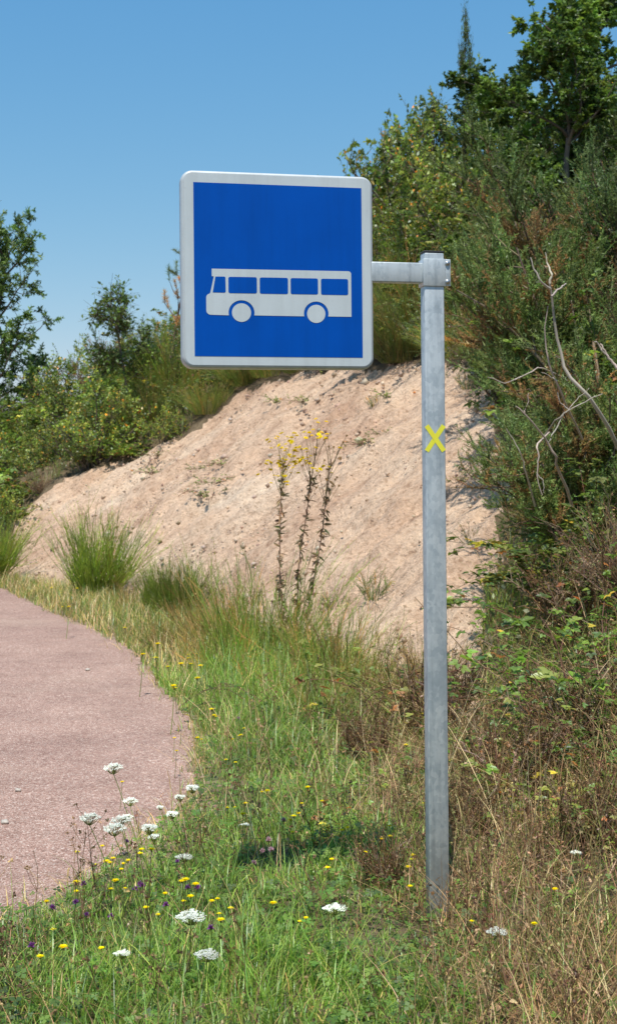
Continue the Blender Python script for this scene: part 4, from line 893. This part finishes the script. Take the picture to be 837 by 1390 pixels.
# ------------------------------------------------------------------ flowers
def flat(px, py, h):        # plan position of a flower head of height h seen at a place of the photo
    Y = (EYE - h) * F / (py - PY); X = (px - PX) / F * Y
    for _ in range(4):
        g = gz(X, Y); Y = (EYE - h - g) * F / (py - PY); X = (px - PX) / F * Y
    return X, Y
def carrot_proto(seed, h, lean, size, n=34):
    r = np.random.default_rng(seed)
    def mk():
        st = MB(); S = grow(np.array([[0, 0, 0.]]), np.array([[lean[0], lean[1], 1.]]), np.array([h * math.sqrt(1 + lean[0] ** 2 + lean[1] ** 2)]), 9, -.01, .03, r)
        add_tubes(st, S, taper(1, 9, .0026, .0018), vary((.13, .16, .06), 1, .05, r), 5); tip = S[0, -1]
        q = np.sqrt(r.random(n)) * size; a = r.uniform(0, 2 * PI, n); E = tip + np.stack([np.cos(a) * q, np.sin(a) * q, .03 + .012 * (1 - (q / size) ** 2) + r.normal(size=n) * .003], 1)
        add_tubes(st, np.stack([np.repeat(tip[None], n, 0), tip * .5 + E * .5 - [0, 0, .006], E], 1), np.full((n, 3), .0009), vary((.14, .18, .07), n, .1, r), 3)
        m = 9; P, T, i = along(S, m, .05, .6, r); D = unit(rdir(m, r) + np.array([0, 0, .5])); B = grow(P, D, r.uniform(.03, .09, m), 4, .02, .1, r); add_tubes(st, B, taper(m, 4, .0012, .0008), vary((.10, .15, .05), m, .1, r), 3)
        um = MB(); k = 15; P = np.repeat(E, k, 0) + r.normal(size=(n * k, 3)) * np.array([.0052, .0052, .0022]) * size / .04
        for j in range(2):
            D = unit(rdir(n * k, r) * np.array([1, 1, .35])); add_leaf4(um, P - D * .0028, D, unit(np.cross(D, np.array([0, 0, 1.]))), .0058, .0048, vary((.86, .87, .80), n * k, .04, r))
        return [('stem', st.mesh('stem'), M['leaf']), ('flower_head', um.mesh('flower_head'), M['petal'])]
    return mk, h, lean
CA = {'a': carrot_proto(81, .40, (-.55, .15), .040), 'b': carrot_proto(82, .30, (-.35, -.1), .034), 'c': carrot_proto(83, .26, (.05, -.1), .045, 44)}
carrots = [(145, 1043, 'a', 'highest wild carrot umbel over the pink path'), (258, 1065, 'b', 'flat wild carrot umbel at the grass edge right of the path cluster'), (241, 1081, 'b', 'wild carrot umbel just below the flat one at the grass edge'), (231, 1101, 'b', 'broad double wild carrot umbel at the grass edge over the path'),
           (159, 1091, 'a', 'wild carrot umbel in the middle of the cluster over the path'), (166, 1110, 'a', 'wild carrot umbel right of the centre of the path cluster'), (108, 1115, 'a', 'leftmost wild carrot umbel over the pink path'), (146, 1117, 'a', 'wild carrot umbel in the lower left of the path cluster'), (139, 1130, 'a', 'lowest wild carrot umbel of the cluster over the path'),
           (200, 1120, 'b', 'wild carrot umbel in the lower right of the path cluster'), (213, 1130, 'b', 'wild carrot umbel lowest right in the path cluster'), (213, 1093, 'b', 'small wild carrot umbel between the path cluster and the grass edge'), (249, 1161, 'c', 'small wild carrot umbel in the green grass left of the sign shadow'),
           (255, 1236, 'c', 'large wild carrot umbel in the foreground grass left of centre'), (166, 1292, 'c', 'wild carrot umbel at the bottom left of the verge'), (279, 1291, 'c', 'wild carrot umbel at the bottom below the large foreground one'), (330, 1119, 'c', 'tiny white wild carrot umbel alone in the mid verge'),
           (452, 1233, 'c', 'wild carrot umbel left of the post foot'), (667, 1263, 'c', 'large wild carrot umbel right of the post foot'), (775, 1160, 'c', 'wild carrot umbel in the dry grass near the right edge')]
sizes = {330: .6, 249: .8, 213: .75, 775: .7, 255: 1.15, 667: 1.1}
for px, py, kd, lab in carrots:
    mk, h, ln = CA[kd]; s = sizes.get(px, 1.0) * rng.uniform(.6, .95) * (.85 if py > 1200 else 1)
    X, Y = flat(px, py, (h + .03) * s)
    rz = rng.uniform(-.3, .3); bx = X - (ln[0] * math.cos(rz) - ln[1] * math.sin(rz)) * h * s * .97; by = Y - (ln[0] * math.sin(rz) + ln[1] * math.cos(rz)) * h * s * .97
    place('carrot_' + kd, mk, 'wild_carrot', 'white ' + lab, 'wildflower', bx, by, rz, s, None, 'white wild carrot flowers in the verge', None, (rng.normal() * .05, rng.normal() * .05))
def hawk_proto(seed, h, size, cols, kind):
    r = np.random.default_rng(seed)
    def mk():
        st = MB(); S = grow(np.array([[0, 0, 0.]]), np.array([[.12, -.08, 1.]]), np.array([h]), 7, 0, .06, r); add_tubes(st, S, taper(1, 7, .0016, .0011), vary((.11, .15, .05), 1, .05, r), 5); tip = S[0, -1]
        fl = MB()
        if kind == 'disc':
            for ring, (n, L, zz) in enumerate(((15, size, .15), (13, size * .75, .45), (9, size * .45, .9))):
                a = np.arange(n) * 2 * PI / n + ring; D = unit(np.stack([np.cos(a), np.sin(a), np.full(n, zz)], 1) + r.normal(size=(n, 3)) * .07)
                add_leaf4(fl, np.repeat(tip[None], n, 0), D, unit(np.cross(D, np.array([0, 0, 1.]))), L, size * .42, vary(cols, n, .1, r))
        else:
            n = 60; D = unit(rdir(n, r) + np.array([0, 0, .6])); add_leaf4(fl, np.repeat(tip[None], n, 0), D, perp(D, r), size * r.uniform(.7, 1.1, n), size * .3, vary(cols, n, .2, r))
        m = 14; D = unit(rdir(m, r) + np.array([0, 0, -.4])); add_leaf4(st, np.repeat(tip[None], m, 0) - [0, 0, .003], D, perp(D, r), .007, .004, vary((.09, .12, .05), m, .1, r))
        return [('stem', st.mesh('stem'), M['leaf']), ('flower_head', fl.mesh('flower_head'), M['petal'])]
    return mk
a1 = lambda L: [(u * .5018, 780 + v * .5018) for u, v in L]
a2 = lambda L: [(400 + u * .522, 780 + v * .522) for u, v in L]
clusters = [
 ('standing tall over the pink path edge', a1([(325, 558), (473, 475), (468, 440), (530, 440), (541, 444)])),
 ('in the group below the white umbels at the path edge', a1([(214, 740), (270, 732), (280, 775), (310, 770), (320, 795), (340, 772), (265, 775), (299, 766), (327, 780)])),
 ('in the grass right of the white umbels', a1([(390, 745), (404, 744), (378, 743), (305, 840), (330, 848), (306, 828), (220, 846)])),
 ('in the bottom left corner of the verge', a1([(152, 948), (163, 1008), (118, 882), (118, 1018), (265, 1010), (200, 832)])),
 ('in the foreground grass around the large white umbel', a1([(500, 875), (525, 840), (567, 885), (597, 910), (590, 937), (420, 920), (400, 890), (485, 830), (440, 863), (595, 870), (498, 828), (511, 873), (402, 868)])),
 ('scattered in the grass left of the sign shadow', a1([(620, 625), (655, 650), (660, 620), (728, 584), (703, 588), (780, 665), (800, 692), (803, 648), (718, 586), (640, 625), (735, 893), (820, 932), (634, 895)])),
 ('beside the path corner', a1([(640, 503), (606, 500), (625, 445), (652, 432), (656, 415), (575, 380), (582, 358), (582, 383), (648, 434)])),
 ('in the dry grass by the path below the ragwort', a1([(535, 210), (540, 245), (490, 240), (465, 243), (515, 240), (535, 278), (480, 300), (470, 300), (427, 185), (432, 218), (385, 213), (507, 224), (515, 212), (533, 280)])),
 ('along the far path edge by the large broom tuft', a1([(175, 80), (207, 32), (138, 30), (348, 137), (185, 82)])),
 ('in the shaded grass left of the post foot', a2([(35, 560), (66, 591), (14, 597), (5, 623), (118, 668), (133, 661), (207, 693), (223, 692), (243, 658), (250, 677), (180, 727), (92, 744), (92, 757), (32, 556)])),
 ('close to the post foot', a2([(316, 727), (291, 766), (293, 816), (311, 738), (330, 600), (287, 447), (20, 897)])),
 ('in the dry grass right of the post', a2([(463, 900), (672, 827), (620, 918), (589, 624), (554, 583)])),
]
HM = [hawk_proto(91, .17, .0145, (.95, .76, .012), 'disc'), hawk_proto(92, .11, .0125, (.95, .80, .015), 'disc')]
for where, L in clusters:
    for j, (px, py) in enumerate(L):
        v = 0 if (j % 3 or 'tall' in where) else 1; s = rng.uniform(.75, 1.2) * (1.75 if py < 960 else 1.0); h = (.17, .11)[v] * s
        X, Y = flat(px, py, h); place('hawk%d' % v, HM[v], 'hawkbit_flower', 'small yellow hawkbit flower ' + where, 'wildflower', X - .12 * h, Y + .08 * h, rng.uniform(0, .5), s, None, 'yellow hawkbits ' + where)
PM = hawk_proto(93, .16, .014, (.30, .10, .33), 'ball'); KM = hawk_proto(94, .15, .015, (.52, .33, .36), 'ball')
for where, L in (('in the bottom left corner of the verge', a1([(230, 822), (195, 878), (148, 907), (102, 1003), (320, 712), (205, 895)])), ('in the grass between the white umbels', a1([(380, 813), (390, 830), (377, 848), (305, 893), (458, 753)])), ('in the foreground grass near the large white umbel', a1([(510, 835), (455, 876), (580, 950), (514, 842)]))):
    for px, py in L:
        X, Y = flat(px, py, .16); place('purple', PM, 'purple_flower', 'small purple flower head ' + where, 'wildflower', X, Y, rng.uniform(0, 6), rng.uniform(.8, 1.1), None, 'purple flowers ' + where)
for px, py in a1([(707, 733), (737, 720), (715, 757), (740, 668), (668, 765), (650, 380)]):
    X, Y = flat(px, py, .15); place('pink', KM, 'pink_flower', 'faded pink clover-like flower head in the grass just left of the sign shadow', 'wildflower', X, Y, rng.uniform(0, 6), rng.uniform(.9, 1.1), None, 'faded pink flowers left of the sign shadow')
# pebbles on the path
for px, py, s, lab in ((21, 1070, .016, 'pale round pebble lying alone on the pink path at the left'), (117, 907, .02, 'grey pebble on the far part of the pink path'), (3, 1113, .018, 'white pebble on the path at the left edge of the photo')):
    X, Y = flat(px, py, s * .5); bm = bmesh.new(); bmesh.ops.create_icosphere(bm, subdivisions=3, radius=s)
    for v in bm.verts: v.co *= 1 + .25 * noise.noise(v.co * 60 + Vector((px, 0, 0))); v.co.z *= .65
    for f in bm.faces: f.smooth = True
    o = bmobj('pebble', bm, M['stone']); o.location = (X, Y, .004 + s * .5); tag(o, lab, 'pebble')

# ------------------------------------------------------------------ light, sky, camera
EL, AZ = math.radians(69), math.radians(188)      # azimuth clockwise from +Y
sd = Vector((math.sin(AZ) * math.cos(EL), math.cos(AZ) * math.cos(EL), math.sin(EL)))
sun = bpy.data.lights.new('sun', 'SUN'); sun.energy = 4.9; sun.angle = math.radians(.55); sun.color = (1, .955, .88)
so = bpy.data.objects.new('sun', sun); C.objects.link(so); so.rotation_euler = sd.to_track_quat('Z', 'Y').to_euler(); so.location = (0, 0, 20)
w = bpy.data.worlds.new('World'); sc.world = w; w.use_nodes = True; nt = w.node_tree; bg = nt.nodes['Background']
sk = nt.nodes.new('ShaderNodeTexSky'); sk.sky_type = 'NISHITA'; sk.sun_disc = False; sk.sun_elevation = EL; sk.sun_rotation = AZ
sk.air_density = 1.0; sk.dust_density = .3; sk.ozone_density = 2.0; sk.altitude = 100
# colour response of the sky: flatter towards the horizon, deeper blue overhead
sp = nt.nodes.new('ShaderNodeSeparateColor'); cb = nt.nodes.new('ShaderNodeCombineColor'); nt.links.new(sk.outputs[0], sp.inputs[0])
for ch, (gm, kk) in enumerate(((1.22, .0812), (.68, .198), (.335, .414))):
    pw = nt.nodes.new('ShaderNodeMath'); pw.operation = 'POWER'; pw.inputs[1].default_value = gm; nt.links.new(sp.outputs[ch], pw.inputs[0])
    ml = nt.nodes.new('ShaderNodeMath'); ml.operation = 'MULTIPLY'; ml.inputs[1].default_value = kk / .12; nt.links.new(pw.outputs[0], ml.inputs[0]); nt.links.new(ml.outputs[0], cb.inputs[ch])
nt.links.new(cb.outputs[0], bg.inputs[0]); bg.inputs[1].default_value = .12
cam = bpy.data.cameras.new('camera'); co = bpy.data.objects.new('camera', cam); C.objects.link(co); sc.camera = co
co.location = (0, 0, EYE); co.rotation_euler = (PI / 2, math.radians(.5), 0)
cam.sensor_fit = 'VERTICAL'; cam.sensor_height = 36; cam.sensor_width = 24; cam.lens = 36 * F / 1390
cam.shift_y = -(695 - PY) / 1390; cam.clip_end = 3000; cam.clip_start = .05
cam.dof.use_dof = True; cam.dof.focus_distance = 4.9; cam.dof.aperture_fstop = 8
sc.view_settings.view_transform = 'Standard'; sc.view_settings.look = 'None'; sc.view_settings.exposure = 0
sc.cycles.use_denoising = True; sc.cycles.max_bounces = 6; sc.cycles.transparent_max_bounces = 4
